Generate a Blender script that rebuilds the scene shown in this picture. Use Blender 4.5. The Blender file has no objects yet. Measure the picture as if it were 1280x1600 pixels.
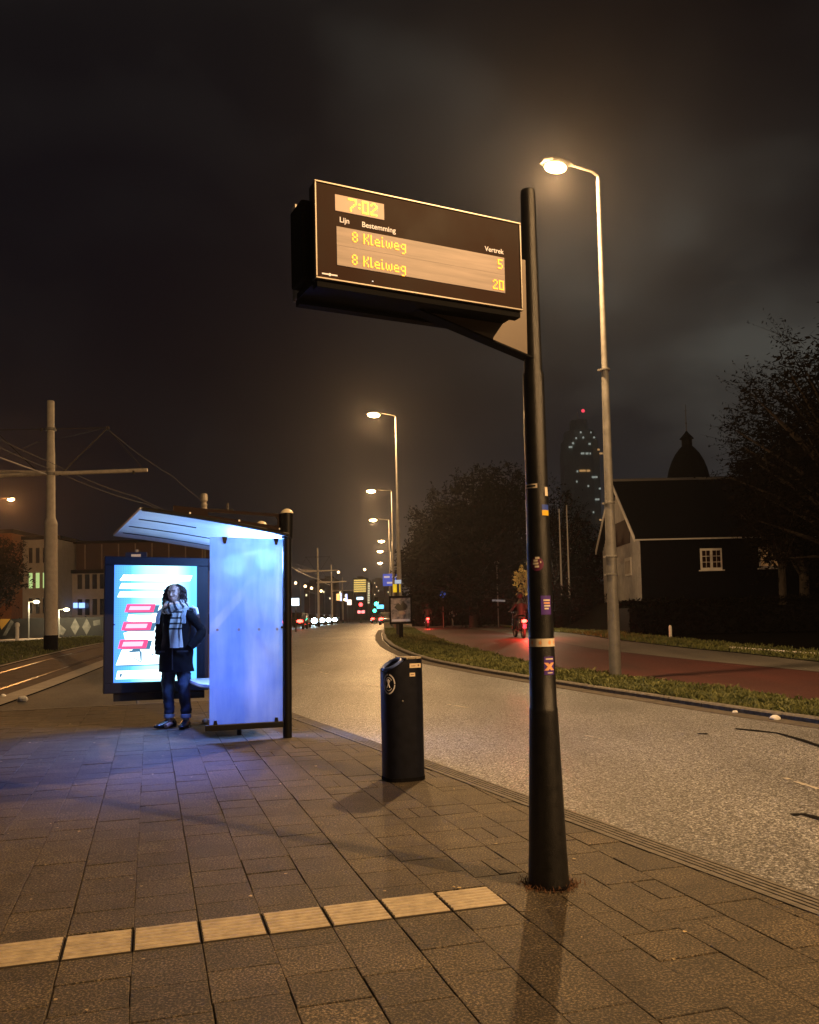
import bpy, math, random
import numpy as np
from mathutils import Vector, Matrix, noise
random.seed(7)
R = math.radians
S = bpy.context.scene
COL = S.collection

# ------------------------------------------------------------------ camera, world, exposure
H = 1.35
F, PITCH, ROLL, SH = 1356.0, .0527, -.0226, 92.0
fw = Vector((0, math.cos(PITCH), math.sin(PITCH)))
up = Vector((0, -math.sin(PITCH), math.cos(PITCH)))
CX = Vector((1, 0, 0))*math.cos(ROLL) + up*math.sin(ROLL)
CU = -Vector((1, 0, 0))*math.sin(ROLL) + up*math.cos(ROLL)
cam_d = bpy.data.cameras.new('camera')
cam = bpy.data.objects.new('camera', cam_d); COL.objects.link(cam)
m = Matrix((CX, CU, -fw)).transposed().to_4x4(); m.translation = (0, 0, H)
cam.matrix_world = m
cam_d.sensor_fit = 'VERTICAL'; cam_d.sensor_height = 36; cam_d.lens = F/1600*36
cam_d.shift_y = SH/1600
cam_d.clip_end = 6000; cam_d.clip_start = .05
S.camera = cam
S.view_settings.view_transform = 'Standard'; S.view_settings.look = 'None'
S.view_settings.exposure = 0; S.view_settings.gamma = 1
S.cycles.use_denoising = True; S.cycles.use_light_tree = True; S.cycles.use_adaptive_sampling = False
S.cycles.max_bounces = 5; S.cycles.diffuse_bounces = 2; S.cycles.glossy_bounces = 2
S.cycles.transmission_bounces = 4; S.cycles.transparent_max_bounces = 6; S.cycles.volume_bounces = 0
S.cycles.sample_clamp_indirect = 4; S.cycles.caustics_reflective = False; S.cycles.caustics_refractive = False

W = bpy.data.worlds.new('World'); S.world = W; W.use_nodes = True
nt = W.node_tree; nt.nodes.clear()
def N(t, typ, **k):
    n = t.nodes.new(typ)
    for a, b in k.items():
        if a.startswith('i_'):
            key = a[2:]; key = int(key) if key.isdigit() else key.replace('_', ' ')
            n.inputs[key].default_value = b
        else: setattr(n, a, b)
    return n
def ramp(t, fac, stops, interp='LINEAR'):
    r = N(t, 'ShaderNodeValToRGB'); cr = r.color_ramp; cr.interpolation = interp
    while len(cr.elements) > 1: cr.elements.remove(cr.elements[-1])
    cr.elements[0].position = stops[0][0]; cr.elements[0].color = c4(stops[0][1])
    for p, c in stops[1:]:
        e = cr.elements.new(p); e.color = c4(c)
    if fac is not None: t.links.new(fac, r.inputs[0])
    return r
def c4(c):
    if isinstance(c, (int, float)): return (c, c, c, 1)
    return (*c[:3], 1)
def mth(t, op, a, b=None, c=None):
    n = N(t, 'ShaderNodeMath', operation=op)
    for i, q in enumerate((a, b, c)):
        if q is None: continue
        if isinstance(q, (int, float)): n.inputs[i].default_value = q
        else: t.links.new(q, n.inputs[i])
    return n.outputs[0]
def mixc(t, fac, a, b, blend='MIX'):
    n = N(t, 'ShaderNodeMix', data_type='RGBA', blend_type=blend)
    for i, q in ((0, fac), (6, a), (7, b)):
        if isinstance(q, (int, float)) and i == 0: n.inputs[i].default_value = q
        elif isinstance(q, (tuple, list, float, int)): n.inputs[i].default_value = c4(q)
        else: t.links.new(q, n.inputs[i])
    return n.outputs[2]
# night cloud deck lit from below by the city
tc = N(nt, 'ShaderNodeTexCoord'); sp = N(nt, 'ShaderNodeSeparateXYZ'); nt.links.new(tc.outputs['Generated'], sp.inputs[0])
zz = mth(nt, 'ADD', mth(nt, 'MAXIMUM', sp.outputs[2], 0), .35)
cb = N(nt, 'ShaderNodeCombineXYZ')
nt.links.new(mth(nt, 'DIVIDE', sp.outputs[0], zz), cb.inputs[0]); nt.links.new(mth(nt, 'DIVIDE', sp.outputs[1], zz), cb.inputs[1])
cb.inputs[2].default_value = 1.7
no = N(nt, 'ShaderNodeTexNoise', i_Scale=1.5, i_Detail=5.0, i_Roughness=.45); nt.links.new(cb.outputs[0], no.inputs['Vector'])
cl = ramp(nt, no.outputs[0], [(.36, (.0020, .0015, .0026)), (.47, (.010, .0085, .0082)), (.56, (.031, .0285, .0245)), (.66, (.072, .071, .061))])
hz = mth(nt, 'POWER', mth(nt, 'SUBTRACT', 1, mth(nt, 'MAXIMUM', sp.outputs[2], 0)), 9)
skyc = mixc(nt, mth(nt, 'MULTIPLY', hz, .85), cl.outputs[0], (.074, .070, .072))
# a gap in the cloud deck, darker and bluer
dv = N(nt, 'ShaderNodeVectorMath', operation='DOT_PRODUCT'); nt.links.new(tc.outputs['Generated'], dv.inputs[0])
dv.inputs[1].default_value = Vector((-.30, .92, .26)).normalized()
wob = mth(nt, 'ADD', dv.outputs['Value'], mth(nt, 'MULTIPLY', mth(nt, 'SUBTRACT', no.outputs[0], .5), .12))
gap = ramp(nt, wob, [(.90, 0), (.985, 1)])
skyc = mixc(nt, mth(nt, 'MULTIPLY', gap.outputs[0], .93), skyc, (.0018, .0010, .0032))
bg = N(nt, 'ShaderNodeBackground', i_Strength=1.0); nt.links.new(skyc, bg.inputs[0])
wo = N(nt, 'ShaderNodeOutputWorld'); nt.links.new(bg.outputs[0], wo.inputs[0])

SODIUM = (1.0, .575, .24)
LAMP_W = 4600

# ------------------------------------------------------------------ pixel to place helpers
def ss(t):
    t = min(1, max(0, t)); return t*t*(3-2*t)
def T(Y): return -.12 + .6*ss((Y-12)/28)
def ray(px, py): return fw + CX*((px-640)/F) + CU*((800+SH-py)/F)
def at(px, py, Y):
    d = ray(px, py); return Vector((0, 0, H)) + d*(Y/d.y)
def on(px, py, dz=0):
    d = ray(px, py); o = Vector((0, 0, H)); t = .5
    while t < 3000:
        q = o+d*t
        if q.z < T(q.y)+dz: break
        t *= 1.01
    a, b = t/1.01, t
    for _ in range(30):
        mm = (a+b)/2; q = o+d*mm
        if q.z < T(q.y)+dz: b = mm
        else: a = mm
    return o+d*b

# ------------------------------------------------------------------ materials
MATS = {}
def mat(name, col=(.5, .5, .5), rough=.6, metal=0., emis=None, es=0., spec=.5, vary=0., vscale=8., bump=0., bscale=60., coat=0., col2=None, detail=4.):
    if name in MATS: return MATS[name]
    mm = bpy.data.materials.new(name); mm.use_nodes = True; t = mm.node_tree
    b = t.nodes['Principled BSDF']
    b.inputs['Base Color'].default_value = c4(col); b.inputs['Roughness'].default_value = rough
    b.inputs['Metallic'].default_value = metal; b.inputs['Specular IOR Level'].default_value = spec
    if coat: b.inputs['Coat Weight'].default_value = coat
    if emis is not None:
        b.inputs['Emission Color'].default_value = c4(emis); b.inputs['Emission Strength'].default_value = es
    if vary or bump or col2:
        co = N(t, 'ShaderNodeTexCoord')
        if vary or col2:
            n1 = N(t, 'ShaderNodeTexNoise', i_Scale=vscale, i_Detail=detail, i_Roughness=.6); t.links.new(co.outputs['Object'], n1.inputs['Vector'])
            a = tuple(max(0, c*(1-vary)) for c in col[:3]); bb = col2 if col2 else tuple(c*(1+vary) for c in col[:3])
            r = ramp(t, n1.outputs[0], [(.35, a), (.65, bb)]); t.links.new(r.outputs[0], b.inputs['Base Color'])
            rr = mth(t, 'ADD', mth(t, 'MULTIPLY', n1.outputs[0], .25), rough-.12); t.links.new(rr, b.inputs['Roughness'])
        if bump:
            n2 = N(t, 'ShaderNodeTexNoise', i_Scale=bscale, i_Detail=3.0); t.links.new(co.outputs['Object'], n2.inputs['Vector'])
            bp = N(t, 'ShaderNodeBump', i_Strength=bump, i_Distance=.01); t.links.new(n2.outputs[0], bp.inputs['Height']); t.links.new(bp.outputs[0], b.inputs['Normal'])
    MATS[name] = mm; return mm
def glow(name, col, s): return mat(name, (.02, .02, .02), .4, emis=col, es=s)

def asphalt(name, c0, c1, c2, rough, bstr=.5):
    mm = bpy.data.materials.new(name); mm.use_nodes = True; t = mm.node_tree; b = t.nodes['Principled BSDF']
    co = N(t, 'ShaderNodeTexCoord')
    big = N(t, 'ShaderNodeTexNoise', i_Scale=.35, i_Detail=4.0); fine = N(t, 'ShaderNodeTexNoise', i_Scale=62.0, i_Detail=3.0, i_Roughness=.7)
    vo = N(t, 'ShaderNodeTexVoronoi', i_Scale=85.0)
    for n in (big, fine, vo): t.links.new(co.outputs['Object'], n.inputs['Vector'])
    f = ramp(t, fine.outputs[0], [(.38, c0), (.52, c1), (.68, c2)])
    mp = N(t, 'ShaderNodeMapping'); mp.inputs['Scale'].default_value = (1.1, .10, 1); mp.inputs['Rotation'].default_value = (0, 0, .38); t.links.new(co.outputs['Object'], mp.inputs[0])
    trk = N(t, 'ShaderNodeTexNoise', i_Scale=.9, i_Detail=3.0); t.links.new(mp.outputs[0], trk.inputs['Vector'])
    g = ramp(t, mth(t, 'ADD', mth(t, 'MULTIPLY', big.outputs[0], .5), mth(t, 'MULTIPLY', trk.outputs[0], .5)), [(.36, .6), (.62, 1.25)])
    t.links.new(mixc(t, 1, f.outputs[0], g.outputs[0], 'MULTIPLY'), b.inputs['Base Color'])
    st = ramp(t, vo.outputs['Color'], [(.3, rough+.18), (.8, rough-.12)])
    t.links.new(st.outputs[0], b.inputs['Roughness'])
    bp = N(t, 'ShaderNodeBump', i_Strength=bstr, i_Distance=.006)
    t.links.new(mth(t, 'ADD', fine.outputs[0], mth(t, 'MULTIPLY', vo.outputs['Distance'], .6)), bp.inputs['Height']); t.links.new(bp.outputs[0], b.inputs['Normal'])
    MATS[name] = mm; return mm

M_road = asphalt('asphalt', (.018, .018, .02), (.095, .10, .108), (.66, .69, .75), .48, .85)
M_red = asphalt('red_asphalt', (.026, .0045, .004), (.048, .008, .007), (.09, .017, .014), .62, .4)
M_conc = asphalt('concrete_paving', (.06, .058, .052), (.095, .09, .082), (.16, .15, .14), .7, .3)
M_kerb = mat('kerb_stone', (.13, .122, .11), .75, vary=.35, vscale=14, bump=.5, bscale=90)
M_grass0 = mat('grass_soil', (.035, .045, .014), .9, vary=.5, vscale=5, bump=.8, bscale=30)
M_blade = mat('grass_blade', (.075, .10, .022), .7, col2=(.16, .17, .05), vary=.3, vscale=2.5)
M_dark = mat('dark_soil', (.007, .007, .006), .95, spec=.0, vary=.3)
M_black = mat('black_paint', (.005, .005, .006), .32, vary=.25, vscale=30, bump=.12, bscale=300)
M_blackm = mat('black_matt', (.005, .005, .006), .7, spec=.05)
M_polep = mat('black_pole_paint', (.006, .0055, .005), .34, vary=.4, vscale=22, bump=.35, bscale=220)
M_galv = mat('galvanised_steel', (.17, .168, .16), .55, metal=.1, vary=.18, vscale=6, bump=.08, bscale=80)
M_cream = mat('cream_pole_paint', (.38, .35, .30), .5, vary=.12, vscale=5)
M_white = mat('white_paint', (.75, .74, .7), .5, vary=.08, vscale=12)
M_bark = mat('bark', (.035, .026, .02), .9, vary=.4, vscale=12, bump=.6, bscale=25)
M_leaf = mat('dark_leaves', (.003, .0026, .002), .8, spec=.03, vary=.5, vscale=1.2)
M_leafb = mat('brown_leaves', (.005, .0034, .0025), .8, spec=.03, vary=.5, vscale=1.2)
M_leafy = mat('yellow_leaves', (.30, .22, .06), .7, vary=.4, vscale=6)

# ------------------------------------------------------------------ mesh builder
class MB:
    def __init__(s): s.v = []; s.f = []; s.mi = []; s.m = 0
    def add(s, vs, fs):
        o = len(s.v); s.v += [tuple(q) for q in vs]
        for f in fs: s.f.append([i+o for i in f]); s.mi.append(s.m)
    def box(s, c, d, rz=0., rx=0., ry=0.):
        M = Matrix.Rotation(rz, 3, 'Z') @ Matrix.Rotation(ry, 3, 'Y') @ Matrix.Rotation(rx, 3, 'X')
        vs = [Vector(c)+M @ Vector((x*d[0]/2, y*d[1]/2, z*d[2]/2)) for z in (-1, 1) for y in (-1, 1) for x in (-1, 1)]
        s.add(vs, [(0, 2, 3, 1), (4, 5, 7, 6), (0, 1, 5, 4), (2, 6, 7, 3), (0, 4, 6, 2), (1, 3, 7, 5)]); return s
    def extr(s, poly, dirv):
        # polygon of 3-D points extruded along dirv
        n = len(poly); d = Vector(dirv); a = [Vector(p) for p in poly]
        nrm = Vector((0, 0, 0))
        for i in range(n): nrm += a[i].cross(a[(i+1) % n])
        if nrm.dot(d) > 0: a = a[::-1]
        s.add(a+[p+d for p in a], [tuple(range(n)), tuple(range(2*n-1, n-1, -1))]+[(i, i+n, (i+1) % n+n, (i+1) % n) for i in range(n)]); return s
    def loft(s, rings, cap=True, closed=True):
        n = len(rings[0]); vs = [p for r in rings for p in r]; fs = []
        for k in range(len(rings)-1):
            for i in range(n if closed else n-1):
                j = (i+1) % n; fs.append((k*n+i, k*n+j, (k+1)*n+j, (k+1)*n+i))
        if cap and closed: fs += [tuple(range(n-1, -1, -1)), tuple((len(rings)-1)*n+i for i in range(n))]
        s.add(vs, fs); return s
    def lathe(s, prof, n=24, c=(0, 0, 0), cap=True):
        return s.loft([[(c[0]+r*math.cos(2*math.pi*i/n), c[1]+r*math.sin(2*math.pi*i/n), c[2]+z) for i in range(n)] for r, z in prof], cap)
    def tube(s, pts, rad, n=8, cap=True):
        pts = [Vector(p) for p in pts]
        if not isinstance(rad, (list, tuple)): rad = [rad]*len(pts)
        rings = []; u = None
        for i, p in enumerate(pts):
            t = (pts[min(i+1, len(pts)-1)]-pts[max(i-1, 0)]).normalized()
            if u is None: u = t.orthogonal().normalized()
            u = (u-t*u.dot(t)); u = u.normalized() if u.length > 1e-6 else t.orthogonal().normalized()
            w = t.cross(u)
            rings.append([p+(u*math.cos(2*math.pi*k/n)+w*math.sin(2*math.pi*k/n))*rad[i] for k in range(n)])
        return s.loft(rings, cap)
    def ball(s, c, r, n=12, m=8):
        if not isinstance(r, (tuple, list)): r = (r, r, r)
        rings = []
        for k in range(m+1):
            a = -math.pi/2+math.pi*(.02+.96*k/m)
            rings.append([(c[0]+r[0]*math.cos(a)*math.cos(2*math.pi*i/n), c[1]+r[1]*math.cos(a)*math.sin(2*math.pi*i/n), c[2]+r[2]*math.sin(a)) for i in range(n)])
        return s.loft(rings)
    def build(s, name, mt, parent=None, smooth=False, bevel=0., label=None):
        me = bpy.data.meshes.new(name); me.from_pydata(s.v, [], s.f)
        for q in (mt if isinstance(mt, (list, tuple)) else [mt]): me.materials.append(q)
        if any(s.mi): me.polygons.foreach_set('material_index', s.mi)
        if smooth:
            me.polygons.foreach_set('use_smooth', [True]*len(me.polygons))
        me.update(); o = bpy.data.objects.new(name, me); COL.objects.link(o)
        if parent: o.parent = parent
        if bevel:
            b = o.modifiers.new('bevel', 'BEVEL'); b.width = bevel; b.segments = 2; b.limit_method = 'ANGLE'
        if smooth:
            try: me.set_sharp_from_angle(angle=R(40))
            except Exception: pass
        if label: o['label'] = label
        return o
def thing(name, label, cat, loc=(0, 0, 0), rz=0., group=None):
    o = bpy.data.objects.new(name, None); COL.objects.link(o); o.empty_display_size = .3
    o.location = loc; o.rotation_euler = (0, 0, rz); o['label'] = label; o['category'] = cat
    if group: o['group'] = group
    return o
def tag(o, label, cat, group=None, kind=None):
    o['label'] = label; o['category'] = cat
    if group: o['group'] = group
    if kind: o['kind'] = kind
    return o
def struct(o): o['kind'] = 'structure'; return o
def copy_tree(o, parent=None):
    c = o.copy(); COL.objects.link(c)
    if parent: c.parent = parent
    for ch in o.children: copy_tree(ch, c)
    return c
def put(root, loc, rz=None, label=None, group=None, sc=None):
    root.location = loc
    if rz is not None: root.rotation_euler = (0, 0, rz)
    if label: root['label'] = label
    if group: root['group'] = group
    if sc: root.scale = (sc, sc, sc)
    return root
def point(name, loc, power, col, parent=None, radius=.12, spot=None):
    l = bpy.data.lights.new(name, 'SPOT' if spot else 'POINT'); l.energy = power; l.color = col; l.shadow_soft_size = radius
    o = bpy.data.objects.new(name, l); COL.objects.link(o); o.location = loc
    if parent: o.parent = parent
    if spot:
        l.spot_size = spot[0]; l.spot_blend = .6; o.rotation_euler = Vector(spot[1]).to_track_quat('-Z', 'Y').to_euler()
    return o

# ------------------------------------------------------------------ ground, roads
def tab(pts):
    ys = [p[0] for p in pts]; xs = [p[1] for p in pts]
    return lambda Y: float(np.interp(Y, ys, xs))
KO = tab([(-30, 16.2), (4.13, 1.88), (12.89, -1.79), (15, -2.67), (20, -4.4), (28, -5.9), (40, -7.2), (70, -10), (140, -16), (250, -22), (900, -60)])
VN = tab([(-30, 19), (0, 8.8), (11.0, 5.11), (12.34, 4.66), (14.42, 3.98), (16.6, 3.16), (18.3, 2.5), (20.2, 1.76), (23.3, .63), (26.2, -.06), (28.4, -.43), (30.6, -.73), (35, -1.1), (43, -1.4), (76, -2.35), (140, -4.4), (300, -12), (900, -50)])
VF = tab([(-30, 22), (0, 10.2), (13.05, 6.17), (14.66, 5.65), (17.2, 4.77), (19.67, 3.85), (21.9, 3.1), (26, 2.24), (31, 1.31), (41, .53), (82, -.12), (140, -2.4), (300, -10), (900, -44)])
CF = tab([(-30, 26), (0, 14), (18.7, 8.73), (21, 7.85), (23.3, 6.95), (26, 6.04), (28.4, 5.45), (37.5, 4.45), (57, 4.12), (94, 3.33), (300, 0), (900, -34)])
PF = tab([(-30, 29), (0, 16.5), (18.7, 10.5), (21, 9.82), (24.3, 9.1), (26.2, 8.43), (31.4, 7.32), (40, 6.69), (59, 6.3), (94, 5.8), (300, 4), (900, -30)])
SL = tab([(-30, -.9), (15.64, -7.39), (26, -8.88), (40, -10.6), (70, -14), (140, -21), (250, -28), (900, -70)])
YS = [-30+i for i in range(0, 34, 2)] + [4+.5*i for i in range(0, 92)] + [50+5*i for i in range(0, 20)] + [150, 180, 220, 260, 300, 400, 600, 900]
def strip(name, L, Rr, dz, mt, ys=None, n=2, kind=True, zf=T):
    b = MB(); ys = ys or YS; vs = []
    for Y in ys:
        a, c = L(Y), Rr(Y)
        for k in range(n+1): vs.append((a+(c-a)*k/n, Y, zf(Y)+dz))
    fs = [(r*(n+1)+k, r*(n+1)+k+1, (r+1)*(n+1)+k+1, (r+1)*(n+1)+k) for r in range(len(ys)-1) for k in range(n)]
    b.add(vs, fs); o = b.build(name, mt)
    return struct(o) if kind else o
gy = YS + [1500, 3000]
g = MB(); gx = [-3000, -600, -200, -80, -40, -20, -10, 0, 10, 20, 40, 80, 200, 600, 3000]; vs = []
for Y in [-400, -100]+gy:
    for x in gx: vs.append((x, Y, T(Y)-.03))
nn = len(gx)
g.add(vs, [(r*nn+k, r*nn+k+1, (r+1)*nn+k+1, (r+1)*nn+k) for r in range(len(gy)+1) for k in range(nn-1)])
struct(g.build('ground', M_dark))
off = lambda fn, d: (lambda Y: fn(Y)+d)
strip('road', off(KO, -.03), off(VN, .04), 0, M_road)
strip('cycle_path', VF, CF, .004, M_red)
strip('footpath', CF, PF, .008, M_conc)
strip('tram_side_paving', off(SL, 0), off(KO, -.02), .004, M_conc, ys=[y for y in YS if y >= 13.5])
strip('track_kerb', off(SL, -.5), off(SL, 0), .03, mat('pale_concrete', (.30, .28, .25), .7, vary=.15, vscale=3, bump=.2))
strip('tram_track_bed', off(SL, -3.1), off(SL, -.5), .008, mat('track_bed', (.085, .06, .045), .8, vary=.35, vscale=3, bump=.6, bscale=40))
strip('track_edging', off(SL, -3.25), off(SL, -3.1), .03, MATS['pale_concrete'])
for a in (-1.05, -2.45, -5.3, -6.75):
    strip('tram_rail', off(SL, a-.035), off(SL, a+.035), .02, mat('rail_steel', (.12, .1, .085), .35, metal=.8), n=1)
strip('tram_side_path', off(SL, -13.5), off(SL, -9.4), .01, mat('pale_path', (.26, .22, .18), .8, vary=.1, vscale=2))

# verge between road and red path: soil sheet, kerb, blades
strip('verge', off(VN, .02), off(VF, .0), .045, M_grass0, n=6)
strip('grass_strip', off(PF, 0), off(PF, 2.2), .03, M_grass0, n=3)
strip('track_lawn', off(SL, -9.4), off(SL, -3.25), .02, M_grass0, n=4)
def kerb_run(name, fn, w, h, dz, seg, mt, y0, y1, jit=.004, lip=.02):
    b = MB(); Y = y0
    while Y < y1:
        x0, x1 = fn(Y), fn(Y+seg); d = Vector((x1-x0, seg, T(Y+seg)-T(Y))); Ln = d.length; d.normalize()
        nrm = Vector((d.y, -d.x, 0)).normalized(); a = Vector((x0, Y, T(Y)+dz+random.uniform(-jit, jit)*.5))+nrm*random.uniform(-jit, jit)
        g0 = .006; p = a+d*g0; q = a+d*(Ln-g0)
        prof = [(0, -.1), (0, h-lip), (lip, h), (w-.01, h), (w, h-.01), (w, -.1)]
        b.loft([[p+nrm*u+Vector((0, 0, v)) for u, v in prof], [q+nrm*u+Vector((0, 0, v)) for u, v in prof]])
        Y += seg
    return struct(b.build(name, mt))
kerb_run('verge_kerb', off(VN, -.02), .16, .08, 0, .8, M_kerb, 2, 60)
kerb_run('verge_gutter', off(VN, -.36), .3, .012, 0, .5, mat('gutter_stone', (.07, .06, .05), .8, vary=.4, vscale=9, bump=.5), 4, 60)
def blades(name, regions, hh, mt, label):
    b = MB(); vs = []; fs = []
    for (fa, fb, y0, y1, cnt, dz, sc) in regions:
        for _ in range(cnt):
            u = random.random(); Y = y0+(y1-y0)*u**1.3; a, c = fa(Y), fb(Y); k = random.random(); x = a+(c-a)*k
            cl = noise.noise(Vector((x*1.3, Y*.9, 3.1)))
            if cl < -.32 and random.random() < .7: continue
            z = T(Y)+dz; an = random.uniform(0, 6.28); w = .016*sc*random.uniform(.7, 1.5); hgt = hh*sc*random.uniform(.5, 1.3)*(1+cl*.8)
            dx, dy = math.cos(an), math.sin(an); lx, ly = random.gauss(0, .5)*hgt, random.gauss(0, .5)*hgt
            i = len(vs); vs += [(x-dx*w, Y-dy*w, z-.01), (x+dx*w, Y+dy*w, z-.01), (x+lx+dx*w*.5, Y+ly+dy*w*.5, z+hgt*.85), (x+lx*1.3-dx*w*.4, Y+ly*1.3, z+hgt)]
            fs.append((i, i+1, i+2, i+3))
    b.add(vs, fs); o = b.build(name, mt); return tag(o, label, 'grass', kind='stuff')
blades('grass', [(off(VN, .14), off(VF, -.02), 9, 60, 52000, .045, 1.0)], .075, M_blade, 'short yellowish green grass and weeds on the verge between the road and the red path')
blades('grass', [(off(PF, .02), off(PF, 1.9), 14, 60, 16000, .03, 1.2)], .07, M_blade, 'short dim grass along the far side of the footpath')
blades('grass', [(off(SL, -9.3), off(SL, -3.3), 14, 60, 26000, .02, 1.2)], .06, M_blade, 'green lawn between the tram rails around the catenary mast')

# ------------------------------------------------------------------ pavement of individual slabs
TS = .279; AN = .2918
E0 = Vector((math.cos(AN), math.sin(AN))); N0 = Vector((-math.sin(AN), math.cos(AN))); O0 = Vector((-1.44, 3.56))
HP = [(Vector((.9210, .3896)), None)]
def kin(Y): return 1.9-.423*(Y-3.55)
planes = []   # keep points with n.p <= d
nk = Vector((1, .423)).normalized(); planes.append((nk, nk.dot(Vector((kin(3.55), 3.55)))))
nf = Vector((-1.04, 3.03)).normalized(); planes.append((nf, nf.dot(Vector((-6.5, 13.8)))))
nl = Vector((-1, -.144)).normalized(); planes.append((nl, nl.dot(Vector((SL(10)-0, 10)))))
def clip(poly):
    for n_, d_ in planes:
        out = []
        for i in range(len(poly)):
            a, b_ = poly[i], poly[(i+1) % len(poly)]; da, db = n_.dot(a)-d_, n_.dot(b_)-d_
            if da <= 0: out.append(a)
            if (da < 0) != (db < 0) and abs(da-db) > 1e-9: out.append(a+(b_-a)*(da/(da-db)))
        poly = out
        if len(poly) < 3: return None
    return poly
pv = MB(); tones = []
def slab(e0, e1, n0, n1):
    poly = clip([O0+E0*e+N0*n for e, n in ((e0, n0), (e1, n0), (e1, n1), (e0, n1))])
    if not poly: return
    ar = sum(poly[i].x*poly[(i+1) % len(poly)].y-poly[(i+1) % len(poly)].x*poly[i].y for i in range(len(poly)))/2
    if ar < .002: return
    c = sum(poly, Vector((0, 0)))/len(poly)
    gp = .0007+random.random()**4*.0055; z0 = random.gauss(0, .0011); tx, ty = random.gauss(0, .004), random.gauss(0, .004)
    def ins(p, k): v = c-p; return p+v.normalized()*min(k*1.35, v.length*.5)
    A = [ins(p, gp) for p in poly]; B = [ins(p, gp+.003) for p in poly]; nn_ = len(poly)
    zt = lambda p: z0+tx*(p.x-c.x)+ty*(p.y-c.y)
    vs = [(p.x, p.y, -.02) for p in A]+[(p.x, p.y, zt(p)-.002) for p in A]+[(p.x, p.y, zt(p)) for p in B]
    fs = [tuple(range(2*nn_, 3*nn_))]
    for i in range(nn_):
        j = (i+1) % nn_; fs += [(i, j, j+nn_, i+nn_), (i+nn_, j+nn_, j+2*nn_, i+2*nn_)]
    t0 = random.gauss(1, .13)
    pv.add(vs, fs); tones.extend([t0]*len(vs))
for i in range(-34, 34):
    offn = (.5 if i % 2 else 0)*TS+random.choice((0, 0, .03, -.04))
    jit = random.uniform(-.002, .002)
    for k in range(-9, 46):
        n0 = k*TS+offn; n1 = n0+TS; e0, e1 = i*TS+jit, (i+1)*TS+jit
        cc = O0+E0*(e0+e1)*.5+N0*(n0+n1)*.5
        if cc.x < -9 or cc.y < 1.3 or cc.y > 15.5 or cc.x > kin(cc.y)+.4: continue
        spans = [(n0, n1)]
        if i < 7:
            spans = []
            if n0 < -.004: spans.append((n0, min(n1, -.002)))
            if n1 > TS+.004: spans.append((max(n0, TS+.002), n1))
        near = kin(cc.y)-cc.x
        for a, b_ in spans:
            if b_-a < .03: continue
            if near < 1.1 and random.random() < .45:
                mid = (a+b_)/2
                if random.random() < .5: slab(e0, e1, a, mid); slab(e0, e1, mid, b_)
                else: slab(e0, (e0+e1)/2, a, b_); slab((e0+e1)/2, e1, a, b_)
            elif i < -1 and random.random() < .12: mm_ = (a+b_)/2; slab(e0, e1, a, mm_); slab(e0, e1, mm_, b_)
            else: slab(e0, e1, a, b_)
def paving_mat():
    mm = bpy.data.materials.new('concrete_slabs'); mm.use_nodes = True; t = mm.node_tree; b = t.nodes['Principled BSDF']
    co = N(t, 'ShaderNodeTexCoord'); at_ = N(t, 'ShaderNodeAttribute', attribute_name='tone')
    fine = N(t, 'ShaderNodeTexNoise', i_Scale=95.0, i_Detail=3.0, i_Roughness=.75); mid = N(t, 'ShaderNodeTexNoise', i_Scale=4.5, i_Detail=5.0, i_Roughness=.6); big = N(t, 'ShaderNodeTexNoise', i_Scale=.7, i_Detail=3.0)
    for n in (fine, mid, big): t.links.new(co.outputs['Object'], n.inputs['Vector'])
    c = ramp(t, fine.outputs[0], [(.34, (.005, .004, .003)), (.5, (.031, .0235, .0145)), (.64, (.20, .16, .105))])
    m1 = ramp(t, mid.outputs[0], [(.3, .62), (.5, .95), (.75, 1.25)]); m2 = ramp(t, big.outputs[0], [(.3, .8), (.7, 1.15)])
    x = mixc(t, 1, c.outputs[0], m1.outputs[0], 'MULTIPLY'); x = mixc(t, 1, x, m2.outputs[0], 'MULTIPLY'); x = mixc(t, 1, x, at_.outputs['Color'], 'MULTIPLY')
    gum = N(t, 'ShaderNodeTexVoronoi', i_Scale=2.6); t.links.new(co.outputs['Object'], gum.inputs['Vector'])
    gs = N(t, 'ShaderNodeSeparateColor'); t.links.new(gum.outputs['Color'], gs.inputs[0])
    gsz = mth(t, 'MULTIPLY', gs.outputs[0], .055); gm = mth(t, 'LESS_THAN', gum.outputs['Distance'], gsz)
    gcol = ramp(t, gs.outputs[1], [(.4, (.035, .03, .026)), (.6, (.17, .15, .125))], 'CONSTANT')
    x = mixc(t, mth(t, 'MULTIPLY', gm, .75), x, gcol.outputs[0])
    t.links.new(x, b.inputs['Base Color']); b.inputs['Roughness'].default_value = .72
    bp = N(t, 'ShaderNodeBump', i_Strength=.55, i_Distance=.005)
    t.links.new(mth(t, 'ADD', fine.outputs[0], mth(t, 'MULTIPLY', mid.outputs[0], 1.2)), bp.inputs['Height']); t.links.new(bp.outputs[0], b.inputs['Normal'])
    return mm
po = struct(pv.build('pavement', paving_mat()))
att = po.data.color_attributes.new('tone', 'FLOAT_COLOR', 'POINT')
att.data.foreach_set('color', [c for t_ in tones for c in (t_, t_*.99, t_*.97, 1)])
b = MB(); base = clip([Vector((-9.5, 0.6)), Vector((4, .6)), Vector((4, 16)), Vector((-9.5, 16))])
b.extr([(p.x, p.y, -.008) for p in base], (0, 0, -.25)); struct(b.build('joint_sand', mat('joint_soil', (.05, .042, .03), .95, vary=.4, vscale=20, bump=.6)))
b = MB(); b.box((-3, -14, -.09), (26, 29, .16)); struct(b.build('pavement_behind', M_conc))
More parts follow.
